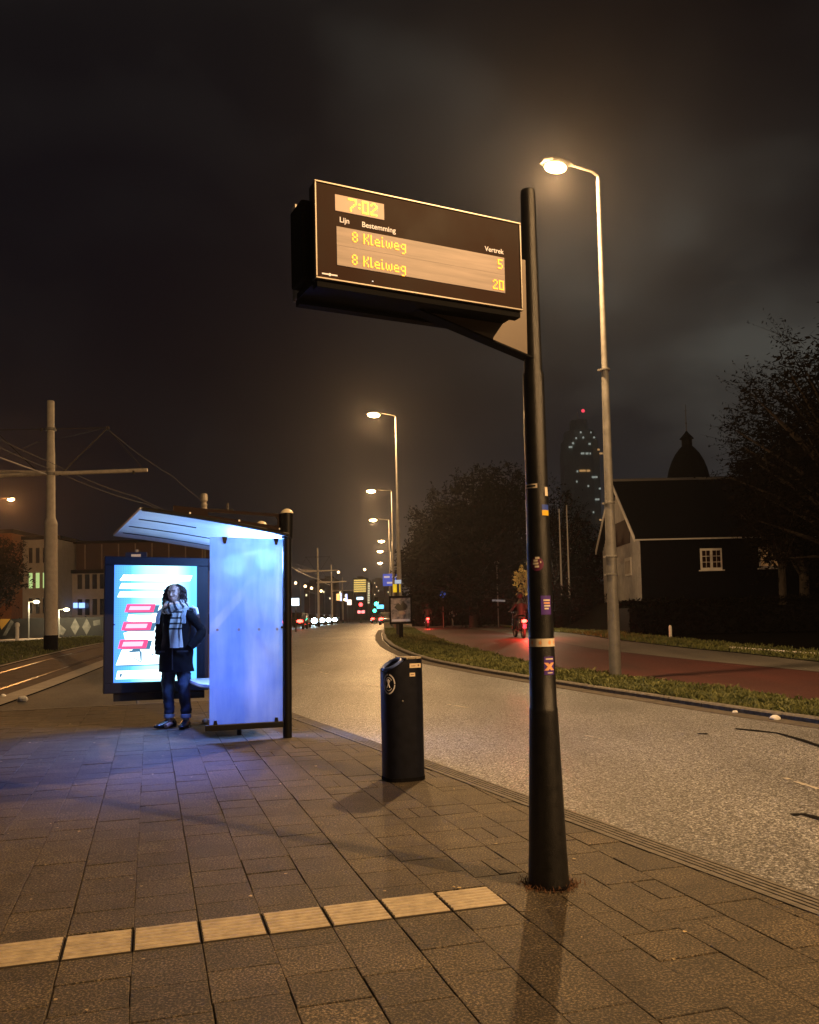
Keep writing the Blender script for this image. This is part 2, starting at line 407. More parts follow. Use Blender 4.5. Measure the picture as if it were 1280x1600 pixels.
# platform edge kerb behind the shelter
b = MB(); p0, p1 = Vector((-7.3, 13.53)), Vector((-2.55, 15.16)); dd = (p1-p0).normalized(); q_ = Vector((-dd.y, dd.x))
for k in range(5):
    a = p0+dd*(k*1.0+.004); c_ = p0+dd*(min(k*1.0+.996, (p1-p0).length))
    b.extr([(a.x, a.y, .004), (c_.x, c_.y, .004), (c_.x+q_.x*.12, c_.y+q_.y*.12, .004), (a.x+q_.x*.12, a.y+q_.y*.12, .004)], (0, 0, -.2))
struct(b.build('platform_kerb', M_kerb))
# road-side kerb band with ribbed top, stones a metre long
b = MB(); kd = Vector((-.4212, 1)).normalized(); kn = Vector((kd.y, -kd.x)); k0 = Vector((kin(.4), .4)); W_ = .205
prof = [(.002, -.1), (.002, 0)]
for r_ in range(5):
    u = .016+r_*.036; prof += [(u, .002), (u+.024, .002), (u+.027, -.005), (u+.033, -.005)]
prof += [(W_-.02, .001), (W_, -.02), (W_+.012, -.2)]
for k in range(17):
    a = k0+kd*(k*.9+.004); c_ = k0+kd*(k*.9+.896); dz = random.gauss(0, .0015)
    b.loft([[(p.x+kn.x*u, p.y+kn.y*u, v+dz) for u, v in prof] for p in (a, c_)])
struct(b.build('kerb', M_kerb))
# tactile strip: ribbed tiles, each lifted a few mm
b = MB(); b.m = 0
for i in range(-14, 7):
    e0 = i*TS+.004; e1 = (i+1)*TS-.005; jn = random.uniform(-.003, .003); dz = random.uniform(.0015, .004)
    P_ = lambda e, n, z: tuple(O0+E0*e+N0*(n+jn))+(z+dz,)
    b.extr([P_(e0, .003, 0), P_(e1, .003, 0), P_(e1, TS-.003, 0), P_(e0, TS-.003, 0)], (0, 0, -.02))
    for r_ in range(7):
        n0 = .012+r_*.0385
        a = [P_(e0+.004, n0, 0.0), P_(e0+.004, n0+.027, 0.0), P_(e0+.006, n0+.023, .0048), P_(e0+.006, n0+.004, .0048)]
        c_ = [P_(e1-.004, n0, 0.0), P_(e1-.004, n0+.027, 0.0), P_(e1-.006, n0+.023, .0048), P_(e1-.006, n0+.004, .0048)]
        b.m = 1; b.loft([a, c_]); b.m = 0
o = b.build('tactile_strip', [mat('tactile_groove', (.035, .027, .018), .8, vary=.35, vscale=25), mat('tactile_rib', (.38, .32, .225), .6, vary=.22, vscale=16, bump=.2)]); struct(o)  # grooves coloured darker, like shade, so the ribs stand out

# worn lane dashes, cracks, edge line
b = MB()
for (x0, y0, x1, y1) in [(575, 1070, 596, 1076), (700, 1101, 730, 1106), (915, 1150, 945, 1156), (470, 1036, 482, 1039), (500, 1050, 512, 1053), (1225, 1216, 1280, 1234)]:
    a, c_ = on(x0, y0), on(x1, y1); d = (c_-a).normalized(); n_ = Vector((-d.y, d.x, 0))*.03; L_ = (c_-a).length
    for k in range(6):
        if random.random() < .25: continue
        p = a+d*L_*k/6; q = p+d*L_*.15
        b.extr([tuple(v)[:2]+(T(v[1])+.006,) for v in (p-n_*.7, q-n_*random.uniform(.4, 1), q+n_, p+n_*random.uniform(.3, 1))], (0, 0, -.002))
struct(b.build('lane_marking', mat('worn_marking', (.42, .40, .36), .6, vary=.3, vscale=30)))
b = MB()
for pts, w in (([(1148, 1139), (1180, 1142), (1215, 1146), (1250, 1156), (1285, 1168)], .05), ([(1090, 1147), (1106, 1147)], .04), ([(1238, 1274), (1256, 1273), (1285, 1281)], .035), ([(830, 1052), (790, 1043)], .03)):
    P = [on(*p) for p in pts]; rg = []
    for i, p in enumerate(P):
        t_ = (P[min(i+1, len(P)-1)]-P[max(0, i-1)]).normalized(); n_ = Vector((-t_.y, t_.x, 0))*w*random.uniform(.5, 1.2)
        rg.append([(p+n_).to_tuple()[:2]+(T(p.y)+.007,), (p-n_).to_tuple()[:2]+(T(p.y)+.007,)])
    b.loft(rg, cap=False, closed=False)
struct(b.build('tar_seam', M_blackm))
a, c_ = on(1140, 1012, .06), on(1285, 1022.5, .06)
b = MB(); b.tube([a, c_], .035, 6); tag(b.build('edge_rail', M_white), 'low white edge rail lying along the dark lawn at the right', 'rail')
# litter and leaves
b = MB()
for _ in range(150):
    x, y = random.uniform(-5, 1.4), random.uniform(2.2, 12)
    if x > kin(y)-.1: continue
    r_ = random.uniform(.004, .013)*(.7+y*.06); an = random.uniform(0, 6.3)
    pts = [(x+r_*math.cos(an+k*1.57)*random.uniform(.5, 1.4), y+r_*math.sin(an+k*1.57)*random.uniform(.5, 1.4), .005+random.uniform(0, .004)) for k in range(4)]
    b.add(pts, [(0, 1, 2, 3)])
tag(b.build('fallen_leaves', mat('dry_leaf', (.42, .32, .17), .7, vary=.5, vscale=9)), 'tiny pale leaf scraps and grit scattered over the pavement slabs', 'leaves', kind='stuff')
def crumple(name, p, r, label, cat, mt):
    b = MB(); b.ball((0, 0, 0), (r, r*.8, r*.55), 12, 8); b.v = [tuple(Vector(v)*(1+.45*noise.noise(Vector(v)*(9/r*.12)+Vector(p)))) for v in b.v]
    o = b.build(name, mt); o.location = (p[0], p[1], p[2]+r*.5); tag(o, label, cat); return o
M_plas = mat('white_plastic', (.8, .8, .78), .35)
crumple('litter_cup', on(1211, 1126), .07, 'crumpled white cup lying in the gutter below the verge at the right', 'litter', M_plas)
crumple('litter_scrap', on(1149, 1115), .04, 'small white scrap of paper in the gutter left of the crumpled cup', 'litter', M_plas)
crumple('litter_wad', on(1247, 1098), .04, 'small white wad lying at the red path edge behind the grass', 'litter', M_plas)
crumple('litter_bag', on(35, 1097), .10, 'flattened white bag on the paving beside the pale track kerb', 'litter', M_plas)
crumple('litter_flyer', on(5, 1090), .06, 'small pale flyer lying at the left edge beside the track kerb', 'litter', M_plas)
crumple('litter_wrapper', Vector((-2.75, 11.6, 0.0)), .06, 'crumpled pale wrapper on the slabs under the shelter bench', 'litter', mat('wrapper', (.7, .6, .65), .5))
# weeds at the foot of the sign pole
b = MB()
for _ in range(420):
    an = random.uniform(0, 6.3); rr = .105+abs(random.gauss(0, .025)); x, y = .66+rr*math.cos(an), 4.41+rr*math.sin(an)
    w = .003; hgt = random.uniform(.006, .03); lx, ly = random.gauss(0, .02), random.gauss(0, .02); ca = random.uniform(0, 3.1)
    b.add([(x-w*math.cos(ca), y-w*math.sin(ca), 0), (x+w*math.cos(ca), y+w*math.sin(ca), 0), (x+lx, y+ly, hgt)], [(0, 1, 2)])
tag(b.build('weeds', mat('dry_moss', (.12, .055, .025), .9)), 'reddish dry moss and weeds around the foot of the sign pole', 'weeds', kind='stuff')

# ------------------------------------------------------------------ departure sign
LED = {'7': ["11111", "00001", "00001", "00010", "00100", "01000", "01000"], ':': ["0", "0", "1", "0", "1", "0", "0"],
 '0': ["1111", "1001", "1001", "1001", "1001", "1001", "1111"], '2': ["0110", "1001", "0001", "0010", "0100", "1000", "1111"],
 '8': ["0110", "1001", "1001", "0110", "1001", "1001", "0110"], '5': ["1111", "1000", "1000", "1110", "0001", "0001", "1110"],
 'K': ["1001", "1001", "1010", "1100", "1010", "1001", "1001"], 'l': ["10", "10", "10", "10", "10", "10", "11"],
 'e': ["0000", "0000", "0110", "1001", "1111", "1000", "0111"], 'i': ["10", "00", "10", "10", "10", "10", "11"],
 'w': ["00000", "00000", "10001", "10101", "10101", "10101", "01010"], 'g': ["0000", "0000", "0111", "1001", "1001", "0111", "0001", "0001", "0110"], ' ': ["00"]}
def led(txt, u, ztop, px, y, parent, mt, right=False):
    w = sum(len(LED[c][0])+1 for c in txt)-1
    if right: u -= w*px
    b = MB()
    for c in txt:
        g_ = LED[c]
        for r_, row in enumerate(g_):
            for k, q in enumerate(row):
                if q == '1': b.box((u+(k+.5)*px, y, ztop-(r_+.5)*px), (px*.86, .002, px*.86))
        u += (len(g_[0])+1)*px
    return b.build('led_text', mt, parent)
def text(s, size, loc, rot, mt, parent, name='lettering', shear=0., ext=.0006):
    cu = bpy.data.curves.new('t', 'FONT'); cu.body = s; cu.size = size; cu.shear = shear; cu.extrude = ext; cu.offset = size*.012
    to = bpy.data.objects.new('t', cu); COL.objects.link(to)
    me = bpy.data.meshes.new_from_object(to.evaluated_get(bpy.context.evaluated_depsgraph_get())); bpy.data.objects.remove(to)
    me.materials.clear(); me.materials.append(mt)
    o = bpy.data.objects.new(name, me); COL.objects.link(o); o.parent = parent; o.location = loc; o.rotation_euler = rot
    return o
PZ = (.66, 4.41)
sign = thing('departure_sign', 'black steel post carrying a double-sided departure board reading 7:02 and 8 Kleiweg', 'bus stop display', (PZ[0], PZ[1], 0))
b = MB(); b.lathe([(.104, -.02), (.101, .02), (.094, .18), (.0715, .86), (.071, .875), (.068, .88), (.064, 1.2), (.0575, 2.0), (.0535, 2.58), (.052, 2.585)], 40)
post = b.build('lower_post', M_polep, sign, True)
b = MB(); b.lathe([(.047, 2.56), (.0475, 2.59), (.046, 2.6), (.0405, 3.2), (.0385, 3.53), (.036, 3.55), (.02, 3.556)], 40); b.build('upper_post', M_polep, sign, True)
b = MB(); b.lathe([(.115, 0), (.115, .006), (.1, .012)], 32); b.build('foot_plate', M_blackm, sign)
TH = math.atan2(.43971, .89814)
A_ = Vector((-.38, 3.70, 0)); dS = Vector((.89814, .43971, 0)); nS = Vector((-.43971, .89814, 0))
case = bpy.data.objects.new('display_case', None)
bm_ = MB()
# core between the two display boxes (case frame: x along the board, y depth away from the front, z up)
bm_.box((.515, .15, 3.03), (1.10, .16, .36))
case = bm_.build('display_case', M_blackm, sign, bevel=.01)
case.location = (A_.x-PZ[0], A_.y-PZ[1], 0); case.rotation_euler = (0, 0, TH)
M_frame = mat('anodised_frame', (.30, .27, .23), .42, metal=.55, vary=.12, vscale=20)
M_face = mat('smoked_glass', (.024, .009, .0045), .45, spec=.05, vary=.2, vscale=3)
u0, u1, z0, z1 = 0, 1.07, 2.828, 3.268
for side in (0, 1):
    y0 = 0 if side == 0 else .23
    fy = 0. if side == 0 else .305
    b = MB(); b.box(((u0+u1)/2, y0+.0375, (z0+z1)/2), (u1-u0-.004, .073, z1-z0-.004)); bx = b.build('display_box', M_frame if side else M_black, case, bevel=.006)
    b = MB(); t_ = .009; yy = -.004 if side == 0 else .079+y0-.0
    for (cx_, cz_, sx_, sz_) in (((u0+u1)/2, z1-t_/2, u1-u0, t_), ((u0+u1)/2, z0+t_/2, u1-u0, t_), (u0+t_/2, (z0+z1)/2, t_, z1-z0-2*t_), (u1-t_/2, (z0+z1)/2, t_, z1-z0-2*t_)):
        b.box((cx_, y0+(.002 if side == 0 else .073), cz_), (sx_, .02, sz_))
    b.build('frame', mat('bright_frame', (.20, .18, .155), .35, metal=.5), case, bevel=.002)
    b = MB(); b.box(((u0+u1)/2, y0+(-.001 if side == 0 else .077), (z0+z1)/2), (u1-u0-.018, .004, z1-z0-.018)); b.build('glass_face', M_face, case)
b = MB(); b.box((.535, .03, 2.812), (1.05, .05, .03)); b.box((.535, .27, 2.815), (1.05, .05, .03)); b.box((.53, .15, 2.832), (1.06, .2, .03)); b.build('bottom_rail', M_blackm, case)
b = MB(); b.box((-.008, .245, 3.18), (.008, .05, .15)); b.build('end_strip', mat('bright_frame2', (.6, .56, .5), .4), case)
# display panels with a mild glow of their own
def panelmat(name, c, s, vn=.0):
    mm = bpy.data.materials.new(name); mm.use_nodes = True; t = mm.node_tree; p = t.nodes['Principled BSDF']
    co = N(t, 'ShaderNodeTexCoord'); mp = N(t, 'ShaderNodeMapping'); mp.inputs['Scale'].default_value = (1, 1, 14); t.links.new(co.outputs['Object'], mp.inputs[0])
    n1 = N(t, 'ShaderNodeTexNoise', i_Scale=3.0, i_Detail=3.0); t.links.new(mp.outputs[0], n1.inputs['Vector'])
    cc = ramp(t, n1.outputs[0], [(.3, tuple(q*(1-vn) for q in c)), (.7, c)])
    t.links.new(cc.outputs[0], p.inputs['Base Color']); p.inputs['Roughness'].default_value = .45
    t.links.new(cc.outputs[0], p.inputs['Emission Color']); p.inputs['Emission Strength'].default_value = s
    return mm
M_clock = panelmat('clock_panel', (.42, .27, .17), .34)
M_rows = panelmat('row_panel', (.25, .165, .105), .5, .45)
M_led = glow('led_orange', (1.0, .31, .005), 2.9); M_ledc = glow('led_yellow', (1.0, .66, .03), 3.0)
M_print = mat('printed_white', (.75, .66, .56), .6, emis=(.8, .62, .45), es=.55)  # glow added to the print so it reads in the dark
b = MB(); b.box((.2145, -.0045, 3.183), (.237, .003, .073)); b.build('clock_panel', M_clock, case)
b = MB(); b.box((.535, -.0045, 3.034), (.869, .003, .084)); b.box((.535, -.0045, 2.9465), (.869, .003, .089)); b.build('row_panel', M_rows, case)
led('7:02', .157, 3.213, .0083, -.008, case, M_ledc)
led('8 Kleiweg', .173, 3.064, .0068, -.008, case, M_led); led('8 Kleiweg', .170, 2.961, .0068, -.008, case, M_led)
led('5', .958, 3.064, .0068, -.008, case, M_led, True); led('20', .961, 2.96, .0068, -.008, case, M_led, True)
RX = (math.pi/2, 0, 0)
text('Lijn', .034, (.115, -.0045, 3.098), RX, M_print, case); text('Bestemming', .034, (.222, -.0045, 3.096), RX, M_print, case); text('Vertrek', .033, (.862, -.0045, 3.094), RX, M_print, case)
b = MB(); b.box((.045, -.0045, 2.853), (.032, .002, .006)); b.box((.087, -.0045, 2.853), (.028, .002, .006))
b.loft([[(.066+.007*math.cos(a), y, 2.853+.007*math.sin(a)) for a in [k*.785 for k in range(8)]] for y in (-.0045, -.003)]); b.build('operator_mark', M_print, case)
b = MB(); b.lathe([(.004, 0), (.002, .003)], 8); o = b.build('indicator', glow('tiny_led', (1, .8, .6), 1.5), case); o.location = (.27, -.004, 2.853)
# bracket plate to the post
b = MB(); b.extr([(.50, .165, 2.845), (1.235, .165, 2.66), (1.235, .165, 3.17), (1.06, .165, 3.17), (1.06, .165, 2.9)], (0, .03, 0))
br = b.build('bracket', mat('bracket_paint', (.075, .054, .038), .45, metal=.2, vary=.12, vscale=4), sign); br.location = case.location; br.rotation_euler = case.rotation_euler
b = MB(); b.extr([(.48, .14, 2.838), (1.235, .14, 2.648), (1.235, .14, 2.657), (.48, .14, 2.847)], (0, .07, 0)); o = b.build('flange', M_blackm, sign); o.location = case.location; o.rotation_euler = case.rotation_euler
# stickers wrapped round the post
def prad(z):
    P = [(0, .101), (.18, .094), (.86, .0715), (.88, .068), (1.2, .064), (2.0, .0575), (2.58, .0535)]
    return float(np.interp(z, [p[0] for p in P], [p[1] for p in P]))
ACAM = math.atan2(-PZ[1], -PZ[0])     # direction from the post to the viewpoint
def patch(z0, z1, a0, a1, lift, mt, name='sticker', parent=post, n=10, cut=None):
    b = MB(); rg = []
    for k in range(n+1):
        a = ACAM+a0+(a1-a0)*k/n
        rg.append([((prad(z)+lift)*math.cos(a), (prad(z)+lift)*math.sin(a), z) for z in (z0, z1)])
    b.loft(rg, cap=False, closed=False); o = b.build(name, mt, parent, True); return o
M_stw = mat('sticker_white', (.7, .62, .5), .5); M_stp = mat('sticker_purple', (.075, .03, .22), .45, emis=(.1, .05, .4), es=.02); M_stb = mat('sticker_blue', (.03, .07, .4), .45)
M_sty = mat('sticker_yellow', (.8, .5, .03), .45); M_sto = mat('sticker_orange', (.85, .42, .2), .5); M_stm = mat('sticker_maroon', (.12, .015, .06), .5)
band = patch(1.185, 1.225, -1.5, 1.5, .0012, M_stw, 'band_sticker', n=20)
for a in (-.9, -.2, .55, 1.1):
    patch(1.198, 1.212, a, a+.22, .0018, M_sto, 'arrow_print', band, 3); patch(1.192, 1.218, a+.10, a+.16, .0020, M_sto, 'arrow_print', band, 2)
s1 = patch(1.045, 1.135, .15, 1.02, .0012, M_stp, 'square_sticker')
def xmark(z, a, s, mt, par):
    b = MB()
    for sg in (-1, 1):
        rg = []
        for k in range(9):
            t_ = -1+2*k/8; r_ = prad(z)+.0026+.0003*sg; z_ = z+t_*s
            rg.append([(r_*math.cos(ACAM+a+(sg*t_*s+q)/r_), r_*math.sin(ACAM+a+(sg*t_*s+q)/r_), z_) for q in (-.011, .011)])
        b.loft(rg, cap=False, closed=False)
    b.build('cross_print', mt, par)
xmark(1.086, .58, .019, M_sto, s1)
patch(1.120, 1.127, .28, .95, .0022, M_stw, 'line_print', s1, 5); patch(1.052, 1.057, .4, .85, .0022, M_stw, 'line_print', s1, 5)
s2 = patch(1.345, 1.44, .05, .95, .0012, M_stp, 'slanted_sticker')
for k, (a0, a1, mt_) in enumerate(((.25, .85, M_stw), (.28, .82, M_sto), (.3, .86, M_stw), (.32, .7, M_stw))): patch(1.413-k*.014, 1.421-k*.014, a0, a1, .0022, mt_, 'line_print', s2, 5)
s3 = patch(1.985, 2.007, -1.3, .05, .0012, M_stw, 'label_sticker'); patch(1.992, 2.0, -1.0, -.1, .0022, M_blackm, 'line_print', s3, 5)
patch(1.945, 1.99, .75, 1.15, .0012, M_stw, 'small_sticker')
s4 = patch(1.845, 1.872, .4, 1.15, .0012, M_sty, 'flag_sticker'); patch(1.872, 1.9, .4, 1.15, .0012, M_stb, 'flag_print', s4)
b = MB(); rg = []
for k in range(15):
    t_ = -1+2*k/14; hh_ = math.sqrt(max(.02, 1-t_*t_))*.035; r_ = prad(1.6)+.0015; a = ACAM-.18+t_*.035/r_
    rg.append([(r_*math.cos(a), r_*math.sin(a), 1.6+q*hh_) for q in (-1, 1)])
b.loft(rg, cap=False, closed=False); s5 = b.build('round_sticker', M_stm, post)
for (z_, a0, a1) in ((1.612, -.45, -.1), (1.597, -.5, -.05), (1.582, -.35, .0), (1.604, .08, .18), (1.625, -.3, .05)): patch(z_, z_+.010, a0, a1, .003, M_stw, 'scrawl_print', s5, 4)
o = patch(.0, 2.55, 0, .01, -.01, M_black, 'seam', n=1)

# ------------------------------------------------------------------ litter bin
bin_ = thing('litter_bin', 'slim dark blue-black litter bin with an angled opening, its rim coloured as if lit blue, standing near the kerb', 'litter bin', (-.09, 7.33, 0), R(20))
def stadium(cx, cy, hx, hy, z, n=24, pw=3.2):
    return [(cx+hx*math.copysign(abs(math.cos(a))**(2/pw), math.cos(a)), cy+hy*math.copysign(abs(math.sin(a))**(2/pw), math.sin(a)), z) for a in [2*math.pi*k/n for k in range(n)]]
M_bin = mat('bin_coating', (.004, .005, .011), .36, spec=.25, vary=.25, vscale=15, bump=.1, bscale=200)
def ztop(x): return 1.0 if x > -.0 else 1.0+x*.62
rings = [stadium(0, 0, .168, .15, z) for z in (.02, .5, .8)]
rings.append([(p[0], p[1], ztop(p[0])) for p in stadium(0, 0, .165, .148, 0)])
b = MB(); b.loft(rings, cap=False); b.loft([stadium(0, 0, .168, .15, .02), stadium(0, 0, .02, .02, .02)], cap=False)
b.build('body', M_bin, bin_, True)
# top plate on the right half, sloped hood ring on the left
b = MB(); top = [(p[0], p[1], 1.0) for p in stadium(0, 0, .163, .146, 0, 48) if p[0] >= -.002]
b.extr(top, (0, 0, .012)); b.build('ash_plate', mat('ash_plate', (.30, .25, .17), .7, vary=.7, vscale=45, bump=.5, bscale=120, col2=(.5, .42, .3)), bin_)
b = MB(); rg = []
for k in range(33):
    a = 2*math.pi*k/32; cx_, cy_ = -.083+.068*math.cos(a), .118*math.sin(a)
    rg.append((cx_, cy_, ztop(cx_)+.008))
b.tube(rg, .013, 8); M_rim = mat('blue_lit_rim', (.10, .16, .45), .35); b.build('opening_rim', M_rim, bin_, True)  # the shelter's blue light is put into the rim colour
b = MB(); n_ = 32; inner = [(-.083+.066*math.cos(2*math.pi*k/n_), .116*math.sin(2*math.pi*k/n_), ztop(-.083+.066*math.cos(2*math.pi*k/n_))) for k in range(n_)]
st = stadium(0, 0, .165, .148, 0, 64); outer = [(min(-.001, -.083+(.082)*math.copysign(abs(math.cos(a))**.6, math.cos(a))), .146*math.copysign(abs(math.sin(a))**.6, math.sin(a)), 0) for a in [2*math.pi*k/n_ for k in range(n_)]]
outer = [(x, y, ztop(x)+.002) for x, y, z in outer]
b.loft([outer, inner, [(x, y, z-.25) for x, y, z in inner]], cap=False); b.build('hood', M_bin, bin_, True)
b = MB(); b.loft([[(x, y, .72) for x, y, z in inner], [(x*.2-.07, y*.1, .721) for x, y, z in inner]], cap=True); b.build('inner_bag', M_blackm, bin_)
b = MB(); b.loft([stadium(0, 0, .172, .154, 0.0), stadium(0, 0, .172, .154, .03)]); b.build('plinth', M_blackm, bin_)
def bin_front(x, z, w, h_, mt, name, lift=.0015):
    b = MB(); b.box((x, -.150-lift, z), (w, .002, h_)); return b.build(name, mt, bin_)
l_ = bin_front(.072, .945, .098, .036, mat('label_cream', (.75, .62, .45), .5), 'label')
bin_front(.10, .947, .012, .014, mat('label_ink', (.2, .12, .08), .6), 'label_mark', .003); bin_front(.055, .943, .035, .005, MATS['label_ink'], 'label_mark', .003)
bin_front(.045, .872, .047, .03, MATS['label_cream'], 'label'); bin_front(.045, .873, .028, .005, MATS['label_ink'], 'label_mark', .003)
b = MB(); b.lathe([(.007, 0), (.007, .006), (.003, .009)], 12); o = b.build('lock', mat('steel', (.6, .6, .6), .3, metal=.8), bin_); o.location = (-.045, -.15, .66); o.rotation_euler = (R(90), 0, 0)
# round emblem on the rounded left side
M_emb = mat('emblem_print', (.62, .62, .68), .5)
def on_side(ang, z):
    a = math.pi+ang; pw = 3.2
    return Vector((.168*math.copysign(abs(math.cos(a))**(2/pw), math.cos(a)), .15*math.copysign(abs(math.sin(a))**(2/pw), math.sin(a)), z))
def ring_on_bin(r0, r1, a0, a1):
    b = MB(); rg = []
    for k in range(25):
        a = a0+(a1-a0)*k/24; row = []
        for r_ in (r0, r1):
            s_, z = r_*math.cos(a), .80+r_*math.sin(a); tt = .62+s_/.17
            p = on_side(tt, z); row.append(p*1.0+Vector((p.x, p.y, 0)).normalized()*.003)
        rg.append(row)
    b.loft(rg, cap=False, closed=False); b.build('emblem_ring', M_emb, bin_)
ring_on_bin(.072, .084, 0, 1.4); ring_on_bin(.072, .084, 1.65, 4.5); ring_on_bin(.072, .084, 4.7, 6.2); ring_on_bin(.05, .057, .6, 5.6)
b = MB()
for (a, c_) in (((-.02, .035), (.02, -.03)), ((.02, .03), (-.022, -.03)), ((0, .04), (0, -.01))):
    P = []
    for k in range(5):
        s_ = a[0]+(c_[0]-a[0])*k/4; z = .8+a[1]+(c_[1]-a[1])*k/4; p = on_side(.62+s_/.17, z); P.append(p+Vector((p.x, p.y, 0)).normalized()*.004)
    b.tube(P, .005, 5)
b.build('emblem_figure', M_emb, bin_)

# ------------------------------------------------------------------ street lamps
def street_lamp(label, loc, head, group='street lamps along the verge', power=LAMP_W, lens=45., r0=.125, r1=.045, col=SODIUM, mt=None, clamps=True, spot=False, ls=1.0):
    t = thing('street_lamp', label, 'street lamp', loc, 0, group)
    hx, hy, hz = head[0]-loc[0], head[1]-loc[1], head[2]-loc[2]; ht = hz+.05
    b = MB(); b.lathe([(r0*1.05, -.05), (r0, .05), (r0*.96, ht*.13), (r0*.93, ht*.14), (r0*.8, ht*.34), (r0*.72, ht*.345), (r0*.6, ht*.6), (r0*.5, ht*.605), (r1, ht*.99), (r1*.6, ht)], 20)
    b.build('pole', mt or M_galv, t, True)
    if clamps:
        for z in (ht*.2, ht*.235, ht*.34, ht*.605):
            b = MB(); rr = r0*.93 if z < ht*.3 else r0*.8; b.lathe([(rr, z), (rr+.012, z+.005), (rr+.012, z+.04), (rr, z+.045)], 16); b.box((-rr-.025, 0, z+.02), (.05, .03, .04)); b.build('clamp', M_galv, t)
    hv = Vector((hx, hy, 0)); L_ = hv.length; hv.normalize(); an = math.atan2(hv.y, hv.x)
    b = MB(); b.tube([(0, 0, ht-.2), (0, 0, ht), Vector((0, 0, ht+.07))+hv*.15, Vector((0, 0, hz+.16))+hv*(L_-.3)], [.035, .035, .032, .028], 8)
    b.build('arm', mat('dark_grey_paint', (.05, .045, .04), .5), t, True)
    b = MB(); rg = []
    for s_, w, h0, h1 in ((-.42, .05, .13, .17), (-.3, .12, .09, .19), (-.05, .19, .05, .2), (.2, .18, .04, .17), (.34, .09, .06, .13)):
        rg.append([(s_, w*math.cos(a), (h0+h1)/2+(h1-h0)/2*math.sin(a)) for a in [k*math.pi/6 for k in range(12)]])
    b.loft(rg); hd = b.build('lamp_head', MATS['dark_grey_paint'], t, True); hd.location = (hx, hy, hz); hd.rotation_euler = (0, 0, an)
    b = MB(); b.ball((0, 0, .015), (.25*ls, .17*ls, .085*ls), 16, 8); o = b.build('lens', glow('sodium_lens_%d' % lens, (1.0, .62, .25), lens), hd, True)
    o.visible_shadow = True
    if power:
        if spot:
            point('lamp_light', (hx, hy, hz-.2), power*.5, col, t, .1)
            sl_ = point('lamp_beam', (hx, hy, hz-.21), power*.75, col, t, .1, (R(140), (-.12, -.28, -1))); sl_.data.spot_blend = .9
        else: point('lamp_light', (hx, hy, hz-.2), power, col, t, .1)
    return t
L1 = on(962, 1062)
street_lamp('nearest tall street lamp, bright lit head above the sign post, standing in the verge grass', (L1.x, L1.y, L1.z+.02), tuple(at(868, 263, 17.6)), power=LAMP_W*1.05, spot=True)
street_lamp('assumed street lamp out of sight behind the viewpoint beside the road', (11.2, -.6, -.1), (9.6, -2.3, 10.0), power=LAMP_W*2.7)  # assumed lamp, placed by the direction of the sign post's side shadow
street_lamp('added farther street lamp out of sight behind the viewpoint', (19.6, -19.5, -.1), (18.2, -20.5, 10.0), power=LAMP_W*.35)  # added unseen lamp; brightens surfaces facing the viewpoint
for lab, (px, py), pw in (('second street lamp, behind the advertising board, topmost of the distant lit row', (584, 649), 1.0), ('third lamp of the verge row, with a long thin arm', (580, 768), 1.0),
        ('fourth lamp of the verge row, glowing just below the third', (583, 813), 1.0), ('fifth lamp of the verge row, small glow above the blue road sign', (596, 846), 1.0), ('sixth lamp of the verge row, faint glow above the road sign', (594, 862), 1.0), ('farthest lamp of the verge row, lowest dot over the blue road sign', (594, 880), 1.0)):
    d = ray(px, py); t_ = (10.6-H)/d.z; hp = Vector((0, 0, H))+d*t_
    bx_ = hp.x+{649: 1.0, 768: 1.5, 813: 1.5, 846: 1.3, 862: 1.5, 880: 1.7}[py]
    street_lamp(lab, (bx_, hp.y+.6, T(hp.y)), (hp.x, hp.y, 10.6), power=LAMP_W*pw*.6, clamps=False, lens=30., ls=1.0+.25*min(3, hp.y/40))
# lamp at the far left by the buildings
street_lamp('orange lit street lamp before the brown brick block at the left edge', (at(2, 780, 58).x-2, 59, .48), tuple(at(17, 781, 58)), group='street lamps beyond the tram track', power=LAMP_W*.7, clamps=False, col=(1, .42, .12))
for lab, px, py, Y in (('small pale path lamp left of the catenary mast', 57, 940, 56), ('small pale path lamp right of the catenary mast', 104, 952, 56)):
    p = at(px, py, Y); t = thing('path_lamp', lab, 'lamp', (p.x-.5, Y, .48), 0, 'path lamps beyond the track')
    b = MB(); b.tube([(0, 0, 0), (0, 0, p.z-.48)], .05, 8); b.build('pole', M_galv, t)
    b = MB(); b.tube([(0, 0, p.z-.5), (.5, 0, p.z-.44)], .03, 6); b.build('arm', M_galv, t)
    b = MB(); b.ball((.5, 0, p.z-.5), (.2, .2, .11), 12, 6); b.build('lens', glow('pale_lens', (1, .9, .55), 7), t, True)
    point('lamp_light', (.5, -.1, p.z-.75), 260, (1, .85, .5), t, .1)

# ------------------------------------------------------------------ bus shelter
SA = Vector((-.387, .922, 0)); SBv = Vector((-.922, -.387, 0))
sh = thing('bus_shelter', 'bus shelter with frosted end panel, blue-lit sloping roof and black posts', 'bus shelter', (-1.44, 10.02, 0), math.atan2(-SBv.y, -SBv.x))
sh.rotation_euler = (0, R(.75), math.atan2(.387, .922))
# local frame: x = towards the road, y = along the kerb away; t of the planner = -x
M_shp = mat('shelter_black', (.004, .004, .005), .4, spec=.25)
for ya, nm in ((0, 'near'), (1.3, 'mid'), (2.35, 'far')):
    hgt = 2.58
    b = MB(); b.lathe([(.052, 0), (.052, hgt-.3), (.066, hgt-.29), (.074, hgt)], 20, (0, ya, 0)); p_ = b.build('post', M_shp, sh, True)
    b = MB(); b.lathe([(.077, hgt), (.073, hgt+.012), (.055, hgt+.035), (.025, hgt+.052), (.004, hgt+.056)], 20, (0, ya, 0)); b.build('cap', mat('cap_cream', (.75, .68, .5), .4), p_, True)
